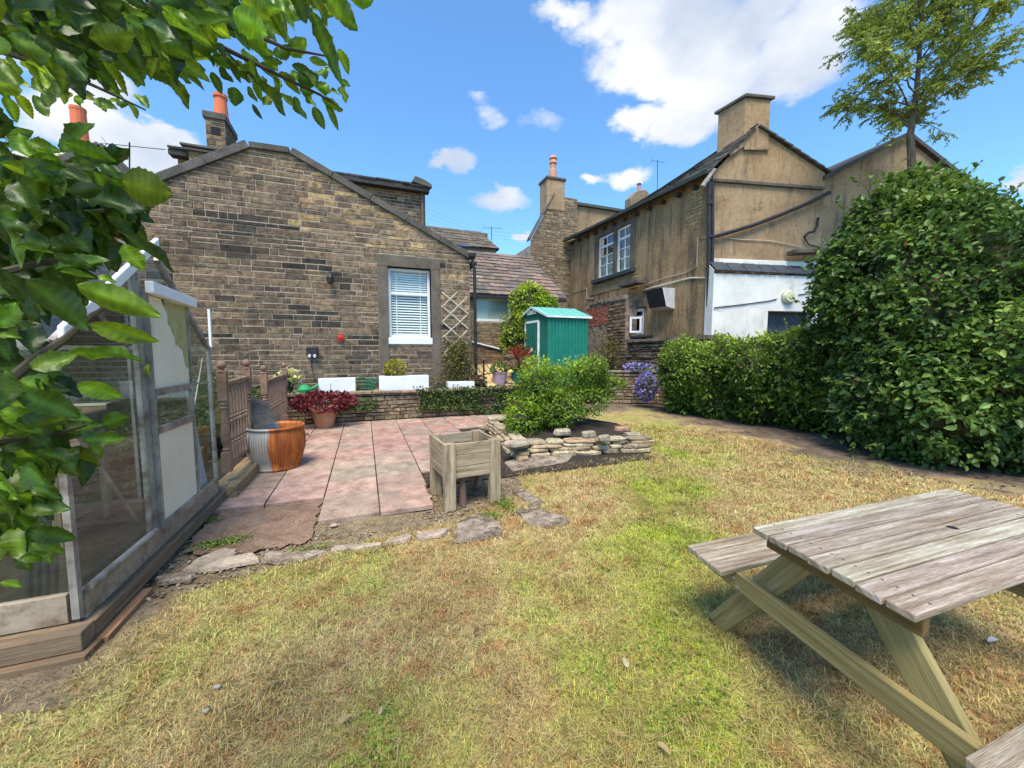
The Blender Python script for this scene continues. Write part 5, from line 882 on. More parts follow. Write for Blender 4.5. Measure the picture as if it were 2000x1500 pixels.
# flower pots at left on terrace
mb = MB(); c = V((-1.62, 9.55, TZ)); mb.lathe(c, [(.13, 0), (.17, .28), (.18, .3), (.15, .3)], 18); o = mb.build('black_pot', M_black, None); tag(o, 'black plastic pot of pale yellow flowers at the left of the terrace', 'pot')
t = thing('yellow_flowers', c+V((0, 0, .3)), 'pale yellow flowers in the black pot beside the balustrade', 'flowers'); leafball('blooms', c+V((.05, 0, .4)), (.24, .14, .16), 160, .08, [(.5, .5, .1), (.7, .68, .3), (.8, .8, .6)], t, wid=1, material=M_petal); leafball('foliage', c+V((0, 0, .33)), (.2, .14, .12), 150, .07, [(.03, .08, .01), (.08, .18, .03)], t)
c = V((-1.25, 9.52, TZ)); mb = MB(); mb.lathe(c, [(.05, 0), (.11, .04), (.13, .12), (.08, .2), (.03, .22)], 16, (.03, .35, .12)); mb.cyl(c+V((.08, 0, .1)), c+V((.28, -.02, .2)), .02, .03, 8, col=(.03, .35, .12)); mb.tube([c+V((-.1, 0, .05)), c+V((-.22, 0, .14)), c+V((-.06, 0, .22))], .012, 6, (.03, .35, .12)); o = mb.build('watering_can', M_dirty, None); tag(o, 'small bright green watering can beside the yellow flowers', 'watering can')
mb = MB(); c = V((.05, 9.75, TZ)); mb.tube([c+V((.16*math.cos(a*.6)*(1+.02*a), .1*math.sin(a*.6), .02+.008*a)) for a in range(40)], .018, 6, (.01, .12, .06)); o = mb.build('hosepipe', M_dirty, None); tag(o, 'coiled dark green hosepipe between the two left white troughs', 'hosepipe')
# ================================================================== SHED
SA, SB, SCn = V((4.95, 9.95, 0)), None, None
sz = TZ+.02; YS = 10.1
xs0, xs1 = PY(1071, 650, YS).x, PY(1148, 650, YS).x; zt = PY(1071, 618, YS).z; DS = V((-.02, 1, 0))
yb = None
# gable (door) side faces the patio: runs back-left from the near corner
A_ = V((xs0, YS, 0)); GB = PP(1016, 650, A_, V((-.10, 1, 0)).normalized()); B_ = V((GB.x, GB.y, 0)); dv = (B_-A_); Ls = dv.length; dv.normalize(); sh = thing('metal_shed', (xs0+.4, YS+.6, sz), 'green corrugated metal shed with white trimmed door and pale turquoise roof', 'shed')
if Ls > 2.1: Ls = 2.1
rx = V((1, 0, 0)); wS = xs1-xs0; zr = PP(1038, 604, A_, dv).z
SG_SHADED = (.008, .12, .085); SG_LIT = (.015, .2, .145)  # one green: brighter front wall painted as sunlit, other sides as shaded
def ribbed(mb, o, u, L, z0, ztop, nrm, n, col):
    for i in range(n):
        for (f0, f1, dd) in ((0, .15, .0), (.15, .3, .018), (.3, .85, .018), (.85, 1, .0)):
            pass
        s = L/n; z_ = lambda a: ztop(a) if callable(ztop) else ztop
        pr = [(0, 0), (.12, .035), (.42, .035), (.54, 0), (1, 0)]
        for (a, da), (b, db) in zip(pr, pr[1:]):
            p, q = (i+a)*s, (i+b)*s; P1, P2 = o+u*p+nrm*da, o+u*q+nrm*db; mb.quad(V((P1.x, P1.y, z0)), V((P2.x, P2.y, z0)), V((P2.x, P2.y, z_(q))), V((P1.x, P1.y, z_(p))), col)
mb = MB(); ribbed(mb, A_, rx, wS, sz, zt, V((0, -1, 0)), 12, SG_LIT); gz = lambda a: zt+(zr-zt)*(1-abs(a-Ls/2)/(Ls/2)); nd_ = V((-1, 0, 0)); ribbed(mb, A_, dv, Ls, sz, gz, nd_, 14, SG_SHADED)
ribbed(mb, A_+rx*wS, dv, Ls, sz, gz, V((1, 0, 0)), 8, SG_SHADED); ribbed(mb, A_+dv*Ls, rx, wS, sz, zt, V((0, 1, 0)), 8, SG_SHADED)
mb.build('walls', mat('green sheet metal', [(.8, .82, .82), (1.15, 1.12, 1.12)], 3, 7, .5, .05, attr=True, spec=.4, dirt=((.10, .17, .12), 2, .6, .85, (1, 1, .3))), sh)
mb = MB(); ov = .08; RC = (.14, .42, .35)
for s in (0, 1):
    E0 = A_+(dv*(-ov) if s == 0 else dv*(Ls+ov)); ridge = A_+dv*(Ls/2); zr0 = zt-.01
    a = E0-rx*ov; b = E0+rx*(wS+ov); c = ridge+rx*(wS+ov); d = ridge-rx*ov; mb.prism([V((a.x, a.y, zr0)), V((b.x, b.y, zr0)), V((c.x, c.y, zr+.03)), V((d.x, d.y, zr+.03))], (0, 0, .03), RC)
    for k in range(7): 
        f = k/6; p = a.lerp(b, f); q = d.lerp(c, f); mb.bar(V((p.x, p.y, zr0+.03)), V((q.x, q.y, zr+.06)), .03, .02, col=RC)
rf = mb.build('roof', mat('turquoise roof sheet', [(.9, .9, .9), (1.15, 1.15, 1.15)], 6, 6, .5, .1, attr=True), sh)
mb = MB(); e = A_+dv*(-ov); mb.bar(V((e.x, e.y-.005, zt))-rx*ov, V((e.x, e.y-.005, zt))+rx*(wS+ov), .02, .05, col=(.75, .78, .78)); 
for s in (-ov, Ls+ov): e2 = A_+dv*s-rx*(ov+.005); m2 = A_+dv*(Ls/2)-rx*(ov+.005); mb.bar(V((e2.x, e2.y, zt+.005)), V((m2.x, m2.y, zr+.045)), .02, .06, col=(.75, .78, .78))
mb.build('roof_trim', M_dirty, sh)
mb = MB(); n0 = V((-.04, 0, 0)); d0, d1 = Ls*.28, Ls*.74; hd = zt-sz-.1
for (p, q) in (((d0, 0), (d0, hd)), ((d1, 0), (d1, hd)), ((d0, hd), (d1, hd))): a = A_+dv*p[0]+n0; b = A_+dv*q[0]+n0; mb.bar(V((a.x, a.y, sz+p[1])), V((b.x, b.y, sz+q[1])), .03, .07, up=(1, 0, 0) if p[0] == q[0] else (0, 0, 1), col=(.75, .78, .78))
mb.build('door_frame', M_dirty, sh)
mb = MB(); ribbed(mb, A_+dv*(d0+.03)+V((-.03, 0, 0)), dv, d1-d0-.06, sz+.02, sz+hd-.03, nd_, 6, (.006, .12, .085)); dd = mb.build('door', M_dirty, sh)
mb = MB(); c = A_+dv*((d0+d1)/2)+V((-.06, 0, sz+hd*.53)); mb.cyl(c, c+V((-.015, 0, 0)), .1, n=18, col=(.6, .68, .45)); mb.build('round_vent', M_dirty, dd)
mb = MB(); c = A_+dv*(Ls*.5)+V((-.05, 0, zt+.13)); mb.frame(c-dv*.26, dv*.52, V((-.02, 0, 0)), V((0, 0, .13)), (.62, .7, .62)); 
for k in range(6): mb.frame(c-dv*.22+dv*.075*k+V((-.022, 0, .03)), dv*.03, V((-.003, 0, 0)), V((0, 0, .07)), (.15, .3, .22))
mb.build('name_plate', M_dirty, sh)
# ================================================================== TERRACE POTS, DECK
dk_ = thing('timber_deck', (3.4, 10.2, TZ), 'sloping ramp of fresh yellow deck boards beside the downpipe', 'ramp')
for i in range(7): mb = MB(); x = 2.98+i*.15; mb.frame((x, 9.6, TZ+.03), (.14, 0, 0), (.06*(i-3)*.4, 1.5, .52), (0, 0, .03), jit((.60, .41, .18), .12)); mb.build('deck_board', M_dirty, dk_)
def tubpot(name, px, py0, py1, Y, r, col, label, m=None, sq=False):
    a = PY(px, py1, Y); h = PY(px, py0, Y).z-a.z; z = TZ+.05; mb = MB()
    mb.lathe((a.x, Y, z), [(r*.8, 0), (r*.82, .0), (r, h-.03), (r*1.06, h-.03), (r*1.06, h), (r*.95, h), (r*.93, h-.06)], 20, col, close=False); mb.lathe((a.x, Y, z), [(r*.8, .002), (.001, .002)], 20, col, close=False); o = mb.build(name, M_dirty, None); tag(o, label, 'pot'); return V((a.x, Y, z+h))
p1 = tubpot('mauve_pot', 976, 719, 745, 9.75, .2, (.36, .25, .29), 'mauve square-shouldered plastic pot on the yellow deck'); t = thing('bedding_plant', p1, 'low green bedding plant in the mauve pot', 'plant'); leafball('foliage', p1+V((-.02, 0, .08)), (.24, .2, .16), 420, .06, [(.03, .07, .01), (.10, .2, .03), (.25, .3, .08)], t)
p2 = tubpot('teal_pot', 1016, 716, 740, 9.85, .25, (.01, .13, .15), 'dark teal pot holding the red spiky cordyline')
def spiky(name, c, n, L, cols, label, h=.3):
    t = thing(name, c, label, 'plant'); mb = MB(); mb.cyl(c, c+V((0, 0, h)), .03, .025, 8); mb.build('stem', M_bark, t)
    T, TF = big_template(6, 0, .4, .5); P = np.tile(np.array(c+V((0, 0, h))), (n, 1)); el = RNG.random(n)**.7*1.9-.35; a = RNG.random(n)*6.283; D = np.stack([np.cos(a)*np.cos(el), np.sin(a)*np.cos(el), np.sin(el)], -1); k = np.clip((el+.3)/1.9, 0, 1)
    leaves('blades', P, D, np.tile([0, 0, 1.], (n, 1))+rv(n, .15), L*(.7+.4*RNG.random(n)), .05, ramp(k, cols), M_leaf, t, T, TF); return t
spiky('cordyline', p2+V((-.02, 0, -.05)), 80, .62, [(.26, .19, .10), (.42, .32, .19), (.46, .33, .2), (.40, .10, .05), (.45, .07, .03)], 'red centred spiky cordyline in the teal pot before the shed', .22)
mb = MB(); c = V((2.98, 9.9, TZ)); mb.cyl(c, c+V((0, 0, .7)), .025, n=8, col=(.02, .02, .02)); mb.cyl(c+V((0, 0, .7)), c+V((.0, -.1, .72)), .02, n=8, col=(.02, .02, .02)); o = mb.build('standpipe', M_dirty, None); tag(o, 'thin black standpipe beside the cottage downpipe', 'standpipe')
mb = MB(); c = V((2.9, 9.75, TZ+.05)); mb.tube([c+V((.12*math.cos(a*.7), .08*math.sin(a*.7), .012*a)) for a in range(24)]+[c+V((.3, -.05, .35)), c+V((.6, -.15, .08)), c+V((.8, -.2, .03))], .016, 6, (.02, .02, .022)); o = mb.build('black_hose', M_dirty, None); tag(o, 'black hose coiled at the foot of the cottage downpipe', 'hose')
# ================================================================== SHRUBS
def pt_shape(n, ells, shell=.18):
    """random points near the surface of a union of ellipsoids (cx,cy,cz,rx,ry,rz) and outward normals"""
    P = []; Nn = []; w = np.array([e[3]*e[4]+e[4]*e[5]+e[3]*e[5] for e in ells]); w = w/w.sum(); E = np.array(ells)
    while sum(len(p) for p in P) < n:
        k = RNG.choice(len(ells), 4000, p=w); d = rv(4000); d /= np.linalg.norm(d, axis=1, keepdims=True); e = E[k]; r = 1-shell*RNG.random(4000)**1.3; p = e[:, :3]+d*e[:, 3:]*r[:, None]
        ok = np.ones(4000, bool)
        for j in range(len(ells)): q = (((p-E[j, :3])/E[j, 3:])**2).sum(1); ok &= (q > (1-shell)**2*.93) | (k == j)
        nn = d/e[:, 3:]; nn /= np.linalg.norm(nn, axis=1, keepdims=True); ok &= p[:, 2] > .01; P.append(p[ok]); Nn.append(nn[ok])
    return np.concatenate(P)[:n], np.concatenate(Nn)[:n]
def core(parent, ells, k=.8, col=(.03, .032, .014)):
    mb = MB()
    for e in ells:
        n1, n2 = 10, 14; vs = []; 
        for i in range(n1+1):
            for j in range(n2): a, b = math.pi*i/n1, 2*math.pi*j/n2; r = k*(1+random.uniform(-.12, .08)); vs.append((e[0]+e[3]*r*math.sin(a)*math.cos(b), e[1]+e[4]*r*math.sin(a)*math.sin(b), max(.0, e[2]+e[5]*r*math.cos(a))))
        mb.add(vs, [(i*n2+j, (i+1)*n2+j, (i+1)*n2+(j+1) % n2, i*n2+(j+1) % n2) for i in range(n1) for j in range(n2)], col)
    return mb.build('branches', M_core, parent)  # solid core coloured dark as the shrub's shaded inside; no modelled twigs
M_core = mat('shaded shrub core', [(.5, .5, .5), (2, 2, 1.6)], 14, 6, 1, 1, 40, attr=True, stretch=(1, 1, .5))
def shrub(name, ells, n, size, cols, label, cat, wid=.55, shell=.2, lean=.9, up=.55, k=.8, clump=5, mtl=None, group=None, T=LEAF, TF=LEAFF, coreon=True, yellow=.0, spread=.07, lump=.45, gap=.70):
    base = V((ells[0][0], ells[0][1], 0)); t = thing(name, base, label, cat, group)
    m = n//clump; P, Nn = pt_shape(m, ells, shell); bump = fbm(P[:, 0]*1.6, P[:, 1]*1.6, P[:, 2]*1.6, 60)-.5; P = P+Nn*(bump*lump)[:, None]
    P = np.repeat(P, clump, 0); N2 = np.repeat(Nn, clump, 0); sp = rv(m)*.4+Nn*lean+np.array([0, 0, -.15]); A = np.repeat(sp, clump, 0); P = P+rv(len(P), size*spread*5)
    D = A+rv(len(P), .75); NN = N2*.5+rv(len(P), .35)+np.array([0, 0, up]); tt = .75*(fbm(P[:, 0]*1.7, P[:, 1]*1.7, P[:, 2]*1.7, 70)-.5)+.25+.32*RNG.random(len(P))+.26*np.clip(N2[:, 2], 0, 1)  # upward-facing leaves are painted lighter, as lit from above
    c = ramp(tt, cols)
    if yellow: q = RNG.random(len(P)) < yellow; c[q] = [.42, .26, .04]
    q = RNG.random(len(P)) < .006; c[q] = [.26, .15, .07]; kp = fbm(P[:, 0]*3.2, P[:, 1]*3.2, P[:, 2]*3.2, 77, 2) < gap; P, D, NN, c = P[kp], D[kp], NN[kp], c[kp]
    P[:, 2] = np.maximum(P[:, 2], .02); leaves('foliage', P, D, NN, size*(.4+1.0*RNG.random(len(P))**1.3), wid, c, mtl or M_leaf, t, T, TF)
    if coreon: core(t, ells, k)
    return t
# central bush in the stone bed
BUSH = [(.0, .03, .01)]
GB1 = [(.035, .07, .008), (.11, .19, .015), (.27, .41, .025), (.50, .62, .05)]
bx_, by_ = 3.25, 6.35
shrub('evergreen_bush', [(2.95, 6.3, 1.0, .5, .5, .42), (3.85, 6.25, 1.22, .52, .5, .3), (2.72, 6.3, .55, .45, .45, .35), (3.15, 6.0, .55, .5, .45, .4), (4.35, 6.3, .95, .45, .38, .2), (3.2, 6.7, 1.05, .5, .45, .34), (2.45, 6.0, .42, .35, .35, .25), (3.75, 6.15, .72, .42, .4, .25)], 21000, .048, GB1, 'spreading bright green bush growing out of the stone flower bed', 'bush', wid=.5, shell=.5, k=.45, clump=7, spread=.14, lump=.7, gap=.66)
t = bpy.data.objects['evergreen_bush']; mb = MB(); stems(mb, (3.25, 6.4, .1), [(3.25+random.uniform(-.8, 1.0), 6.35+random.uniform(-.4, .4), random.uniform(.7, 1.2)) for _ in range(18)], .02); mb.build('stems', M_twig, t)
# ================================================================== STONE BED
sbp = [G(950, 848), G(1000, 893), G(1110, 893), G(1180, 893), G(1250, 878), G(1215, 850, 0), G(1180, 815), G(1060, 803), G(985, 815)]
sbp = [V((2.22, 7.35, 0)), V((2.03, 5.22, 0)), V((2.95, 5.0, 0)), V((3.9, 4.82, 0)), V((4.35, 5.15, 0)), V((4.75, 6.3, 0)), V((4.3, 7.6, 0)), V((3.2, 8.0, 0))]
bd = thing('stone_flower_bed', (3.2, 6.4, 0), 'raised flower bed edged with stacked irregular sandstone, dark soil inside', 'flower bed')
mb = MB(); bc = V((3.2, 6.4, 0))
def rock(mb, c, u, n, l, d, h, col):
    vs = []; 
    for dz in (0, .25, .75, 1):
        for k in range(10):
            t = 2*math.pi*k/10; sx = abs(math.cos(t))**.55*(1 if math.cos(t) > 0 else -1); sy = abs(math.sin(t))**.55*(1 if math.sin(t) > 0 else -1); f = (.86 if dz in (0, 1) else 1)*random.uniform(.9, 1.05)
            vs.append(c+u*(sx*l/2*f)+n*(sy*d/2*f)+V((0, 0, dz*h+random.uniform(-.1, .1)*h*.6)))
    fs = [(i*10+k, i*10+(k+1) % 10, (i+1)*10+(k+1) % 10, (i+1)*10+k) for i in range(3) for k in range(10)]+[tuple(range(9, -1, -1)), tuple(range(30, 40))]; mb.add(vs, fs, col)
for i in range(len(sbp)):
    a, b = sbp[i], sbp[(i+1) % len(sbp)]; u = (b-a).normalized(); n = V((u.y, -u.x, 0)); L = (b-a).length; z = 0; front = i in (0, 1, 2, 3)
    hs_ = [.075, .06, .055, .05] if i in (0, 1, 2) else ([.07, .07] if i == 3 else [.06, .05])
    for li, h in enumerate(hs_):
        x = random.uniform(-.08, 0)
        while x < L:
            l = random.uniform(.16, .55); hh = h*random.uniform(.85, 1.12); rock(mb, a+u*(x+l/2)+V((0, 0, z))-n*(.08+li*.025+random.uniform(-.02, .02)), u, n, l*1.02, random.uniform(.18, .26), hh, jit(random.choice([(.42, .34, .22), (.36, .285, .19), (.48, .40, .28), (.28, .225, .15), (.40, .29, .18)]), .2)); x += l
        z += h*.97
mb.build('edging', M_buff, bd, bevel=.006)
mb = MB(); P = [bc+(p-bc)*.93 for p in sbp]; mb.add([V((p.x, p.y, .17)) for p in P]+[V((bc.x, bc.y, .25))], [(i, (i+1) % len(P), len(P)) for i in range(len(P))]); mb.build('soil', M_soil, bd)
for (px, py, z, l, lb) in [(1098, 848, .25, .3, 'large rounded boulder on top of the flower bed edge'), (1150, 852, .25, .24, 'rounded pale stone right of the large boulder on the bed edge'), (1180, 860, .24, .2, 'orange tinged stone resting on the bed edge'), (1230, 852, .13, .42, 'flat slab tipped outward at the right corner of the flower bed'), (1215, 842, .16, .3, 'reddish slab lying at the right end of the flower bed'), (975, 818, .24, .5, 'long flat stone capping the left corner of the flower bed'), (1010, 868, .24, .42, 'long rounded stone capping the front left corner of the flower bed')]:
    mb = MB(); p = G(px, py, z); a = random.uniform(-.3, .3); u = V((math.cos(a), math.sin(a), 0)); rock(mb, V((p.x, p.y, z-.02)), u, V((-u.y, u.x, 0)), l, l*.6, .1 if l < .4 else .07, (.42, .24, .17) if 'red' in lb else jit((.38, .33, .25), .1)); o = mb.build('loose_stone', M_buff, None, bevel=.01); tag(o, lb, 'stone', 'loose stones on the flower bed edge')
spiky('red_cordyline', G(1012, 806, .05), 40, .28, [(.2, .07, .04), (.42, .12, .07), (.5, .2, .12)], 'small red spiky plant at the back left of the bush', .1)
# ================================================================== WOODEN PLANTER
PXL, PXR, PYF, PYB, PZ = .70, 1.30, 3.66, 4.24, .665
pb = thing('wooden_planter', ((PXL+PXR)/2, 3.95, 0), 'square weathered wooden planter box on four thick legs at the patio edge', 'planter'); lw_ = .115
def wcol(k=.1): return jit((1.0, .97, .9), k)
for (x, y) in ((PXL, PYF), (PXR-lw_, PYF), (PXL, PYB-.07), (PXR-lw_, PYB-.07)):
    mb = MB(); mb.bx(x, x+lw_, y, y+.075, -.01, PZ, wcol()); mb.build('leg', M_wood, pb, bevel=.005)
for k in range(3):
    z0 = PZ-.005-.118*(k+1); mb = MB(); mb.bx(PXL+lw_-.02, PXR-lw_+.02, PYF+.012 if False else PYF+.02, PYF+.045, z0, z0+.114, wcol()); mb.build('side_board', M_wood, pb, bevel=.004)
    mb = MB(); mb.bx(PXL+lw_-.02, PXR-lw_+.02, PYB-.045, PYB-.02, z0, z0+.114, wcol()); mb.build('side_board', M_wood, pb, bevel=.004)
    for x in (PXL+.012, PXR-.037): mb = MB(); mb.bx(x, x+.025, PYF+.077, PYB-.072, z0, z0+.114, wcol()); mb.build('side_board', M_wood, pb, bevel=.004)
mb = MB(); mb.bx(PXL+.05, PXR-.05, PYF+.05, PYB-.05, PZ-.34, PZ-.32, (.6, .5, .4)); mb.build('base', M_wood, pb); mb = MB(); mb.bx(PXL+.055, PXR-.055, PYF+.055, PYB-.055, PZ-.318, PZ-.16); mb.build('soil', M_soil, pb)
_c, _s = math.cos(R(5.5)), math.sin(R(5.5))
for ch_ in pb.children:
    og = ORG[pb.name]
    for v in ch_.data.vertices: X0, Y0 = v.co.x+og.x-.69, v.co.y+og.y-3.66; v.co.x = X0*_c-Y0*_s+.69-og.x; v.co.y = X0*_s+Y0*_c+3.66-og.y
mb = MB(); c = G(904, 985); mb.cyl(c, c+V((0, 0, .3)), .045, .03, 12, col=(.15, .09, .07)); o = mb.build('rusty_pipe', M_dirty, None); tag(o, 'rusty upright pipe stub standing under the wooden planter', 'pipe')
mb = MB(); c = G(925, 962); mb.frame(c+V((-.02, .1, .12)), V((.26, .03, .06)), V((-.03, .2, 0)), V((-.02, 0, .14)), (.22, .09, .05)); mb.bar(c+V((.05, .15, 0)), c+V((.08, .15, .14)), .05, .04, col=(.15, .07, .04)); o = mb.build('broken_brick', M_dirty, None); tag(o, 'tilted red brick lump under the wooden planter', 'brick')
# ================================================================== PICNIC TABLE
pt = thing('picnic_table', (2.4, .9, 0), 'weathered wooden picnic table with attached benches on the lawn', 'picnic table')
TO = V((1.66, 1.215, 0)); tu = V((1, -.035, 0)).normalized(); tv = V((-.17, -.985, 0)).normalized(); TL = 1.56
def tp(u, v, z): return TO+tu*u+tv*v+V((0, 0, z))
def board(nm, u0, u1, v0, v1, z0, z1, m, col, jl=.004):
    mb = MB(); r = random.uniform(-jl, jl); mb.frame(tp(u0+r, v0, z0), tu*(u1-u0), tv*(v1-v0), V((0, 0, z1-z0)), col, (tu, random.uniform(0, 9))); return mb.build(nm, m, pt, bevel=.005)
TW = .625; nb = 7; bw = TW/nb
for i in range(nb):
    o = board('top_board', 0, TL, i*bw+.003, (i+1)*bw-.004, .722, .75, M_twood, jit((1, 1, 1), .16), .006); sm = MB()
    for uu in (.112, TL-.148):
        for vv in (.25, .75): c_ = tp(uu, (i+vv)*bw, .7495); sm.cyl(c_, c_+V((0, 0, .0015)), .0045, n=8, col=(.06, .05, .045))
    sm.build('screws', M_dirty, o)
for i in range(3): board('seat_board', -.03, TL+.02, -.40-.0+i*.092-.02, -.40+i*.092+.065, .422, .45, M_twood, jit((.95, .93, .9), .1), .006)
for i in range(3): board('seat_board', -.03, TL+.02, TW+.14+i*.092, TW+.14+i*.092+.085, .422, .45, M_twood, jit((.95, .93, .9), .1), .006)
def tbar(nm, p, q, w, h, m=M_gwood, up=(0, 0, 1)):
    mb = MB(); mb.bar(tp(*p), tp(*q), w, h, up=up, col=jit((1, 1, 1), .12)); return mb.build(nm, m, pt, bevel=.005)
for ue in (.13, TL-.13):
    s = 1 if ue < .5 else -1
    tbar('leg', (ue, -.20, 0), (ue, .20, .67), .035, .115, up=(1, 0, 0)) if False else None
    for (v0, v1) in ((-.33, .19), (TW+.33, TW-.19)):
        a, b = tp(ue, v0, 0), tp(ue, v1, .70); mb = MB(); d = (b-a).normalized(); e = d.cross(tu).normalized(); mb.frame(a-e*.055-tu*.018, e*.11, tu*.036, b-a, jit((1, 1, 1), .1), (d, random.random()*9)); mb.build('leg', M_gwood, pt, bevel=.005)
    uo = ue-s*.037
    mb = MB(); mb.frame(tp(uo-.017, -.36, .33), tv*(TW+.72), tu*.034, V((0, 0, .092)), (1.05, 1.05, 1), (tv, 3.3)); mb.build('bench_beam', M_gwood, pt, bevel=.005)
    mb = MB(); mb.frame(tp(uo-.017, .015, .645), tv*(TW-.03), tu*.034, V((0, 0, .075)), (.6, .5, .42), (tv, 1.3)); mb.build('top_batten', M_gwood, pt, bevel=.005)
    for (v, z) in ((-.17, .385), (-.14, .35), (TW+.17, .385), (TW+.14, .35)): mb = MB(); c = tp(uo-s*.017, v, z); mb.cyl(c, c-tu*s*.008, .011, n=10, col=(.25, .23, .2)); mb.build('bolt', M_dirty, pt)
mb = MB(); mb.cyl(tp(.9, TW*.5, .7505), tp(.9, TW*.5, .7512), .02, n=16, col=(.01, .01, .01)); mb.build('parasol_hole', M_dirty, pt)
# ================================================================== HEDGES, IVY MOUND
HG = [(.03, .055, .010), (.07, .13, .018), (.15, .24, .03), (.28, .38, .045), (.46, .55, .07)]
def hp(px, py, z): 
    p = G(px, py, 0); return p.x, p.y
el = []
for (x, y, rx, h) in [(7.65, 7.75, .75, 1.82), (7.85, 6.9, .85, 1.8), (8.1, 6.0, .9, 1.86), (8.35, 5.3, .9, 1.98), (8.6, 4.7, .9, 2.05)]: el += [(x+.2, y, h*.62, rx, .75, h*.42), (x+.3, y, h*.3, rx*.85, .7, h*.36)]
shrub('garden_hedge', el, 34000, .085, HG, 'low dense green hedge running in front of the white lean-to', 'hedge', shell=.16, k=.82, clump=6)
mc = (8.55, 3.45)
IV = [(.022, .048, .012), (.05, .10, .022), (.095, .175, .035), (.18, .28, .045), (.38, .48, .06)]
MEL = [(8.45, 3.5, 2.1, 1.45, 1.35, 1.9), (8.4, 3.85, 3.2, .95, .95, 1.2), (8.9, 3.7, 3.05, .9, .9, 1.15), (8.45, 3.05, .9, 1.7, 1.4, 1.2), (8.3, 2.4, 1.2, 1.2, .95, 1.2), (9.5, 3.2, 2.1, 1.2, 1.2, 1.35), (7.65, 3.65, .8, .5, .55, .8), (8.35, 3.7, 2.0, .7, .7, 1.0)]
shrub('ivy_covered_mound', MEL, 60000, .095, IV, 'huge rounded mass of dark creeper taller than a person at right', 'climber', shell=.16, k=.84, clump=5, wid=.62, mtl=M_leaf, yellow=.0004, lean=.7, up=.7, lump=.75, spread=.09)
def sprigs(nm, ells, n, L0, L1, ls, cols):
    t = bpy.data.objects[nm]; mb = MB(); Pm, Nm = pt_shape(n, ells, .05); PP_, DD_ = [], []
    for i in range(n):
        a = V(Pm[i]); n_ = V(Nm[i]); e = a+(n_+V((random.gauss(0, .5), random.gauss(0, .5), random.uniform(-.1, .7)))).normalized()*random.uniform(L0, L1); m = a.lerp(e, .5)+V((0, 0, .05)); mb.tube([a-n_*.2, m, e], .005, 4, (1.2, 1.2, .8), r1=.002)
        for k in range(9): f = .35+.65*k/8; p = a.lerp(e, f); PP_.append(tuple(p)); DD_.append(tuple((e-a).normalized()*.6+V((random.gauss(0, .6), random.gauss(0, .6), random.gauss(0, .4)))))
    mb.build('shoots', M_twig, t)['kind'] = 'stuff'; m_ = len(PP_); leaves('young_leaves', np.array(PP_), np.array(DD_), rv(m_, .5)+[0, 0, .8], ls*(.5+.8*RNG.random(m_)), .6, ramp(.25+.6*RNG.random(m_), cols), M_leaf, t)
sprigs('ivy_covered_mound', MEL, 170, .2, .5, .085, IV); sprigs('garden_hedge', el, 150, .12, .34, .075, HG)
# ================================================================== TREE
tr_ = thing('willow_tree', (9.8, 4.6, 0), 'slender tree with airy pale green crown rising behind the creeper mound', 'tree'); mb = MB()
D9 = 9.6
def dp(px, py, dd=D9): return O_+ray(px, py)*dd
tb_ = dp(1780, 420); tb_.z = 3; trunk = [V((tb_.x, tb_.y, 0)), tb_, dp(1781, 330), dp(1778, 262), dp(1788, 200), dp(1795, 120), dp(1800, 20), dp(1805, -120)]
mb.tube(trunk, .11, 9, r1=.02); mb.build('trunk', M_bark, tr_)
random.seed(21); twigs = []; mb = MB()
def grow(p, d, L, r, droop, k=4):
    pts = [p]
    for i in range(k): d = (d+V((random.gauss(0, .13), random.gauss(0, .13), random.gauss(0, .1)-droop))).normalized(); pts.append(pts[-1]+d*(L/k))
    return pts
cr = trunk[3:]
for i in range(30):
    k = (i+random.random()*.6)/30*3.95; i0 = min(int(k), 3); s = cr[i0].lerp(cr[i0+1], k-i0); a = i*2.4+random.uniform(-.3, .3); h = k/4; L = (2.3 if i > 3 else 1.3)*(1-.35*h)*random.uniform(.75, 1.15)
    d = V((math.cos(a), math.sin(a), random.uniform(.7, 1.5))).normalized(); pts = grow(s, d, L, 0, .05, 6); mb.tube(pts, .024*(1-.4*h), 5, r1=.005)
    for j in range(10):
        f = random.uniform(.22, 1)*5.99; q = pts[int(f)].lerp(pts[int(f)+1], f-int(f)); dd = (pts[int(f)+1]-pts[int(f)]).normalized(); d2 = (dd+V((random.gauss(0, .6), random.gauss(0, .6), random.gauss(.1, .4)))).normalized(); sb_ = grow(q, d2, random.uniform(.45, .95), 0, .06, 4); mb.tube(sb_, .011, 4, r1=.004)
        for m in range(8):
            f2 = random.uniform(.15, 1)*3.99; q2 = sb_[int(f2)].lerp(sb_[int(f2)+1], f2-int(f2)); d3 = (d2+V((random.gauss(0, .7), random.gauss(0, .7), random.gauss(-.25, .4)))).normalized(); tw = grow(q2, d3, random.uniform(.18, .42), 0, .16, 3); mb.tube(tw, .004, 3, r1=.002); twigs.append(tw)
for (a, b) in [((1795, 255), (1815, 235)), ((1775, 268), (1745, 275)), ((1776, 270), (1700, 270)), ((1782, 300), (1740, 320))]: tw = grow(dp(*a), (dp(*b)-dp(*a)).normalized(), .8, 0, .02, 4); mb.tube(tw, .01, 4, r1=.003); twigs.append(tw)
mb.build('limbs', M_bark, tr_)
P = []; D = []; K = []
for ti, tw in enumerate(twigs):
    tone = random.random()
    for m in range(24):
        f = random.random()*(len(tw)-1.01); p = tw[int(f)].lerp(tw[int(f)+1], f-int(f)); dd = (tw[-1]-tw[0]).normalized(); P.append(tuple(p+V((random.gauss(0, .012), random.gauss(0, .012), 0)))); D.append(tuple(dd*.7+V((random.gauss(0, .6), random.gauss(0, .6), random.gauss(-.35, .3))))); K.append(tone)
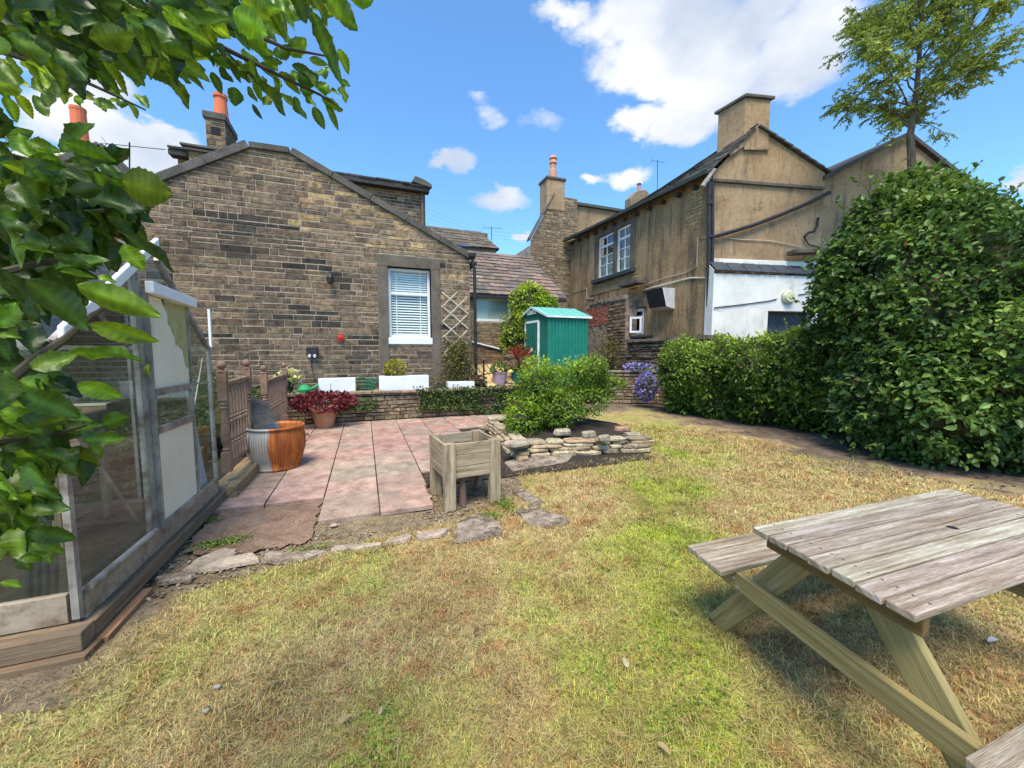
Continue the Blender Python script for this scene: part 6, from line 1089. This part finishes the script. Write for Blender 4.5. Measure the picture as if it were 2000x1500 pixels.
P = np.array(P); D = np.array(D); n = len(P); tt = np.array(K)*.4+fbm(P[:, 0]*1.5, P[:, 1]*1.5, P[:, 2]*1.5, 90)*.35+RNG.random(n)*.35
leaves('crown', P, D, rv(n), .075*(.6+.8*RNG.random(n)), .3, ramp(tt, [(.12, .17, .02), (.26, .34, .045), (.44, .52, .09), (.6, .64, .18)]), M_leaf, tr_)
# ================================================================== OTHER SHRUBS
shrub('golden_shrub', [(5.2, 11.95, 2.95, .75, .5, .95), (4.75, 11.8, 2.1, .55, .45, .9), (5.6, 12.0, 2.8, .65, .45, .8), (5.0, 11.9, 1.3, .6, .5, .8)], 11000, .085, [(.07, .13, .01), (.18, .29, .02), (.38, .48, .03), (.55, .62, .06)], 'tall yellow green shrub left of and behind the metal shed', 'shrub', k=.8)
c = PX(1185, 672, 8.6); shrub('straggly_buddleia', [(c.x, c.y, c.z-.15, .45, .5, .55), (c.x-.2, c.y-.3, c.z-.75, .5, .5, .5)], 1300, .09, [(.07, .09, .02), (.18, .18, .05), (.33, .26, .10)], 'sparse olive shrub between the shed and the ruined wall', 'shrub', wid=.3, shell=.6, coreon=False)
def flowermass(name, c, r, n, label):
    t = thing(name, c, label, 'flowers'); leafball('blooms', c, r, n, .07, [(.16, .12, .36), (.3, .24, .58), (.45, .4, .72)], t, wid=.9, material=M_petal, shell=.7); leafball('foliage', c, tuple(k*.9 for k in r), n, .07, [(.03, .06, .01), (.08, .15, .03)], t, shell=.2)
flowermass('purple_flowers', PX(1262, 755, 7.6), (.3, .3, .42), 420, 'purple flower clump at the base of the low garden wall'); flowermass('purple_flowers', PX(1250, 718, 8.1), (.55, .45, .14), 260, 'thin spread of purple flowers on top of the low garden wall')
# creepers on retaining wall
n = 7000; x = RNG.uniform(-1.9, 5.1, n); z = RNG.random(n)*.75; y = 9.2-.12*RNG.random(n)-.06*(z < .3); den = fbm(x*1.4, z*2.5, 0, 81)+.25*np.clip((x-1.3)*.5, -.3, 1); k = den > .56; x, y, z = x[k], y[k], z[k]; m = len(x); P = np.stack([x, y-.04*RNG.random(m), z], -1)
t = thing('wall_creeper', (2, 9.1, 0), 'patchy green creeper trailing over the retaining wall', 'climber'); leaves('foliage', P, rv(m)+[0, -.4, -.4], rv(m, .5)+[0, -1, .7], .06*(.6+.8*RNG.random(m)), .7, ramp(RNG.random(m)*.6+fbm(x*3, z*3, 0, 5)*.4, [(.02, .04, .008), (.06, .10, .018), (.14, .19, .035)]), M_leaf, t)
shrub('ivy_bank', [(-1.9, 7.0, .4, .42, .9, .75), (-2.4, 8.0, .5, .6, .9, .7), (-2.6, 5.6, .2, .7, .8, .5)], 6000, .07, [(.015, .03, .006), (.05, .09, .015), (.13, .18, .03)], 'low ivy bank seen through the gap between the two balustrades', 'ivy', k=.8)
shrub('flowering_shrub', [(-5.6, 8.6, 3.9, 1.5, 1.2, 1.15), (-6.3, 8.8, 2.6, 1.9, 1.3, 1.5), (-5.2, 8.9, 3.0, 1.0, 1.0, 1.1)], 15000, .075, [(.06, .08, .012), (.16, .17, .03), (.34, .31, .07), (.52, .46, .14)], 'tall yellowish flowering shrub left of the cottage gable', 'shrub', k=.78, wid=.4)
# far background trees past the right edge and left
shrub('boundary_tree', [(16, .5, 1.4, 2.0, 3.0, 1.5), (13.5, -3.5, 1.3, 2.0, 2.4, 1.5), (19, 5, 1.4, 2.2, 3, 1.5)], 12000, .16, HG, 'line of dark shrubs closing the garden beyond the creeper mound', 'shrub', k=.85)
for (px, py) in [(1790, 640), (1830, 800), (1700, 860), (1860, 930), (1640, 700), (1545, 700)]: pass
# fallen sticks and leaves
for i in range(26):
    a = random.uniform(-.45, 1.2); r = random.uniform(1.2, 4.2); x, y = r*math.sin(a), r*math.cos(a)
    if x < 0.7 and y > 3.0 or x < -1.0: continue
    cn_, cc_ = random.choice([('mid brown', (.3, .17, .07)), ('straw coloured', (.4, .3, .14)), ('dark brown', (.18, .09, .045)), ('pale beige', (.5, .42, .25))])
    o = leaves('fallen_leaf', np.array([[x, y, .03]]), np.array([[random.gauss(0, 1), random.gauss(0, 1), .1]]), np.array([[random.gauss(0, .3), random.gauss(0, .3), 1.]]), random.uniform(.035, .06), .45, np.array([cc_]), M_petal, None, BIG, BIGF); tag(o, 'small curled %s dead leaf lying on the lawn' % cn_, 'leaf', 'dry leaves fallen on the lawn, '+cn_)

# weeds in the broken patio edge
for k, (px, py, rx, ry, nn) in enumerate([(430, 1062, .2, .09, 420), (405, 1018, .1, .08, 200), (985, 985, .1, .22, 420), (955, 1010, .12, .1, 260), (600, 1075, .2, .05, 90)]):
    c = G(px, py); x = c.x+RNG.normal(0, rx*.5, nn); y = c.y+RNG.normal(0, ry*.5, nn); o = leaves('weeds', np.stack([x, y, .004+.02*RNG.random(nn)], -1), rv(nn)*[1, 1, .3], rv(nn, .3)+[0, 0, 1], .02*(.6+.8*RNG.random(nn)), .7, ramp(RNG.random(nn), [(.06, .10, .015), (.16, .24, .03), (.30, .38, .07)]), M_leaf)
    tag(o, 'small green weeds spreading over the broken patio edge', 'weeds', kind='stuff')
# ================================================================== NEAR TREE (hanging big leaves, top left)
nt_ = thing('broadleaf_tree', (-2.1, .6, 0), 'overhanging tree with large bright green leaves framing the left of the view', 'tree')
random.seed(5); RNG = np.random.default_rng(5)
mb = MB(); root = V((-1.9, .35, 0)); mb.tube([root, root+V((.05, 0, 1)), root+V((.1, .1, 2)), root+V((.3, .3, 3.2))], .11, 10, r1=.05); mb.build('trunk', M_bark, nt_)
def q(px, py, d): return PD(px, py, d)
BR = [[(-300, -350, 2.2), (60, -80, 1.7), (280, 10, 1.5), (420, 85, 1.45), (530, 140, 1.4), (625, 185, 1.4), (670, 215, 1.4)],
      [(60, -80, 1.7), (300, -60, 1.3), (450, -20, 1.15), (600, -30, 1.1), (700, -60, 1.1)], [(280, 10, 1.5), (480, 60, 1.4), (560, 95, 1.35), (640, 110, 1.35)],
      [(-200, 60, 1.8), (0, 100, 1.8), (100, 130, 1.75), (200, 175, 1.7), (285, 215, 1.7)],
      [(-250, 450, 1.1), (0, 430, 1.0), (130, 420, 1.0), (230, 410, 1.0), (300, 402, 1.0)], [(-200, 800, .9), (0, 760, .85), (70, 700, .85), (130, 660, .85), (180, 615, .85), (207, 600, .85)],
      [(-200, 1100, .9), (0, 1060, .9), (60, 1075, .9), (116, 1040, .9)], [(-250, 250, 1.2), (0, 300, 1.1), (120, 330, 1.1), (220, 345, 1.1)], [(-100, 560, .9), (50, 520, .9), (150, 500, .9)], [(-200, 900, .95), (0, 860, .9), (100, 850, .9), (170, 830, .9)], [(-150, -50, 1.0), (100, 0, 1.0), (250, 60, 1.0)]]
mb = MB(); mb.tube([root+V((.1, .1, 2)), q(-300, -350, 2.2)], .05, 6); 
for b in BR:
    pts = [q(*p) for p in b]; mb.tube(pts, .009 if len(b) > 4 else .007, 6, r1=.0022)
for s in [(-250, 450, 1.1), (-200, 800, .9), (-200, 1100, .9), (-250, 250, 1.2), (-200, 60, 1.8), (-200, 900, .95), (-100, 560, .9), (-150, -50, 1.0)]: mb.tube([root+V((.05, 0, 1.0 if s[1] > 400 else 2)), q(*s)], .018, 6, r1=.009)
mb.build('branches', M_twig, nt_)
GL = [(.024, .048, .010), (.052, .102, .012), (.115, .20, .012), (.22, .335, .016), (.38, .5, .03)]
P, D, Nn, S, Wd, C = [], [], [], [], [], []
def big(x0, y0, x1, y1, w, d, tone, roll=None, dz=0.0):
    a, b = q(x0, y0, d), q(x1, y1, d+dz); v = (q((x0+x1)/2, (y0+y1)/2, d)-O_).normalized(); L = (b-a).length; roll = random.uniform(-.6, .6) if roll is None else roll
    dr = (b-a).normalized(); n = -v; n = (n+dr.cross(n)*math.tan(roll)); n = n if n.z > -.15 else -n
    P.append(tuple(a)); D.append(tuple(dr)); Nn.append(tuple(n)); S.append(L); Wd.append(w); C.append(tone)
LIST = [(609, 22, 658, 143, .33, 1.1, .35), (637, -8, 700, 58, .6, 1.05, .4), (575, -15, 600, 46, .7, 1.1, .3), (322, 137, 372, 213, .42, 1.3, .5), (458, 170, 460, 208, .85, 1.4, .35), (508, 157, 560, 225, .4, 1.4, .4), (574, 188, 597, 234, .5, 1.4, .4), (612, 208, 634, 253, .5, 1.4, .4), (636, 205, 663, 254, .35, 1.4, .5), (628, 192, 669, 218, .45, 1.4, .55),
 (545, 140, 588, 183, .45, 1.4, .55), (570, 127, 624, 160, .42, 1.4, .3), (566, 108, 598, 75, .65, 1.4, .6), (535, 108, 570, 92, .6, 1.4, .5), (518, 119, 552, 122, .5, 1.4, .4), (604, 115, 640, 126, .45, 1.4, .5), (490, 88, 533, 105, .5, 1.4, .65), (484, 168, 502, 200, .45, 1.4, .45), (493, 203, 512, 234, .35, 1.4, .25), (402, 98, 420, 131, .4, 1.4, .15), (428, 110, 470, 127, .5, 1.4, .3), (428, 130, 455, 162, .6, 1.4, .25), (466, 140, 495, 160, .6, 1.4, .3), (300, 87, 413, 157, .4, 1.2, .6), (413, 140, 434, 184, .5, 1.35, .5),
 (228, 88, 280, 170, .6, 1.15, .5), (182, 128, 238, 184, .45, 1.2, .45), (88, 80, 165, 160, .6, 1.1, .35), (186, 18, 222, 118, .4, .95, .0), (245, 35, 336, 82, .55, 1.0, .5), (315, 20, 416, 86, .5, 1.0, .55), (395, 18, 452, 75, .6, 1.05, .85), (455, 20, 522, 72, .9, 1.05, .75), (192, 0, 256, 82, .5, .9, .1), (105, 0, 158, 65, .5, .9, .15), (470, 0, 530, 40, .9, 1.1, .6), (640, 70, 665, 168, .3, 1.25, .4), (660, 95, 683, 145, .5, 1.3, .6),
 (238, 352, 338, 379, .95, .85, .55, .1), (124, 276, 228, 314, .42, 1.0, .55), (0, 318, 155, 376, .34, .9, .65), (231, 452, 345, 526, .34, .75, .1, .9), (17, 365, 85, 440, .55, .9, .45), (0, 523, 84, 616, .42, .7, .05, .9), (50, 545, 178, 642, .52, .68, .22, .5), (240, 478, 283, 528, .65, .8, .75), (150, 556, 316, 618, .4, .72, .62, .1), (175, 634, 311, 668, .36, .75, .6, .1), (130, 690, 281, 697, .3, .8, .5, .7), (150, 750, 240, 778, .5, .75, .62, .2), (35, 770, 160, 815, .5, .75, .3), (0, 800, 88, 845, .55, .75, .55), (8, 850, 133, 812, .5, .75, .3, .6), (60, 720, 150, 690, .6, .75, .45), (60, 1036, 148, 1055, .5, .85, .3, .3), (0, 942, 68, 952, .5, .85, .5), (42, 965, 128, 985, .5, .85, .25), (38, 1090, 105, 1085, .5, .85, .4), (0, 1138, 46, 1145, .5, .85, .5), (-20, 985, 28, 1000, .5, .85, .6), (60, 1060, 105, 1100, .4, .85, .5), (160, 860, 250, 855, .45, .85, .45), (200, 830, 252, 812, .9, .9, .35), (120, 905, 160, 930, .5, .9, .4), (70, 880, 150, 905, .5, .8, .2, .5), (60, 950, 125, 975, .45, .8, .3), (0, 640, 30, 590, .6, .75, .5), (105, 500, 180, 520, .45, .8, .2), (30, 480, 110, 492, .35, .8, .35, .7), (115, 530, 188, 540, .4, .8, .4, .8), (190, 540, 228, 550, .6, .75, .65), (288, 710, 292, 738, .35, .9, .6)]
for l in LIST: big(*l)
def fill(cx, cy, rx, ry, n, szp, d0, d1, t0, t1, ang=None):
    for _ in range(n):
        a = random.uniform(0, 6.28); r = math.sqrt(random.random()); x, y = cx+rx*r*math.cos(a), cy+ry*r*math.sin(a); d = random.uniform(d0, d1); th = (random.gauss(.55, .55) if ang is None else random.gauss(ang, .5)); L = szp*random.uniform(.55, 1.3); w = random.uniform(.38, .6)
        big(x, y, x+L*math.cos(th), y+L*math.sin(th), w, d, random.uniform(t0, t1), random.uniform(-1.1, 1.1), random.uniform(-.05, .05))
fill(180, 30, 210, 80, 120, 85, .9, 1.6, .0, .55); fill(60, 20, 110, 120, 90, 90, .9, 1.5, .0, .5); fill(430, 10, 110, 50, 50, 75, 1.1, 1.6, .15, .7); fill(280, 90, 110, 40, 22, 80, 1.2, 1.6, .3, .6); fill(60, 150, 90, 50, 30, 60, 1.5, 1.9, .3, .8); fill(600, -10, 80, 25, 14, 60, 1.1, 1.5, .2, .6)
fill(580, 165, 90, 30, 18, 38, 1.38, 1.5, .3, .7, .9); fill(470, 110, 60, 30, 16, 42, 1.38, 1.5, .2, .6, .8); fill(200, 190, 70, 18, 12, 38, 1.65, 1.8, .3, .7)
fill(60, 400, 110, 75, 110, 95, .85, 1.3, .0, .5); fill(140, 425, 100, 45, 44, 80, .9, 1.3, .0, .4); fill(40, 520, 80, 60, 40, 85, .85, 1.2, .0, .4); fill(15, 620, 50, 60, 18, 80, .8, 1.1, .0, .5); fill(200, 400, 75, 25, 16, 70, .95, 1.1, .1, .5); fill(20, 290, 60, 40, 14, 70, .9, 1.3, .3, .7)
fill(30, 755, 70, 50, 26, 75, .75, 1.1, .0, .5); fill(50, 850, 80, 60, 50, 70, .8, 1.1, .1, .5); fill(20, 950, 50, 60, 34, 65, .8, 1.1, .1, .5); fill(20, 1050, 45, 50, 20, 60, .85, 1.1, .2, .5); fill(130, 870, 55, 40, 12, 60, .85, 1.1, .1, .5); fill(130, 335, 95, 40, 30, 75, .95, 1.3, .1, .5); fill(190, 385, 60, 25, 12, 65, .95, 1.2, .1, .5); fill(-120, 500, 120, 600, 150, 90, .9, 1.5, .0, .5)
P, D, Nn, S, Wd, C = map(np.array, (P, D, Nn, S, Wd, C)); RNG2 = np.random.default_rng(9)
cols = ramp(C, GL); T3, TF3 = big_template(16, .05, .18, .22)
half = len(P)
cv = (cols*(1+.06*RNG2.normal(0, 1, (len(P), 3))))[:, None, :]*np.ones((1, len(T3), 1)); vein = np.ones(len(T3))
for i in range(len(T3)):
    r_, c_ = divmod(i, 5)
    if c_ == 2: vein[i] = 1.9
    elif c_ in (1, 3): vein[i] = 1.25 if r_ % 2 == 0 else .84
    else: vein[i] = .9 if r_ % 3 else 1.08
cv = cv*vein[None, :, None]*(1+.08*RNG2.normal(0, 1, (len(P), len(T3), 1)))
cv = np.clip(cv, 0, 1); TT = [T3]
for k, (am, bend, wav) in enumerate(((.03, .25, .05), (.10, -.18, .07), (.05, .1, .10))):
    t = T3.copy(); t[:, 1] *= 1+am*np.sin(t[:, 0]*(17+6*k)+k)*np.sign(t[:, 1]+1e-9)*1.0; t[:, 1] += bend*t[:, 0]*(1-t[:, 0])*.6; t[:, 2] += wav*np.sin(t[:, 0]*8+k*2)*np.abs(t[:, 1])*2; TT.append(t)
kk = np.random.default_rng(4).integers(0, 4, len(P)); N_ = len(P); D = D/np.linalg.norm(D, axis=1, keepdims=True); S_ = np.cross(Nn, D); S_ /= np.linalg.norm(S_, axis=1, keepdims=True); U_ = np.cross(D, S_); Tk = np.stack(TT)[kk]
vv_ = P[:, None]+S[:, None, None]*(Tk[:, :, :1]*D[:, None]+Wd[:, None, None]*Tk[:, :, 1:2]*S_[:, None]+Tk[:, :, 2:]*U_[:, None])
npmesh('foliage', vv_, len(T3), TF3, cv.reshape(N_, -1, 3), M_leafg, nt_, smooth=True)
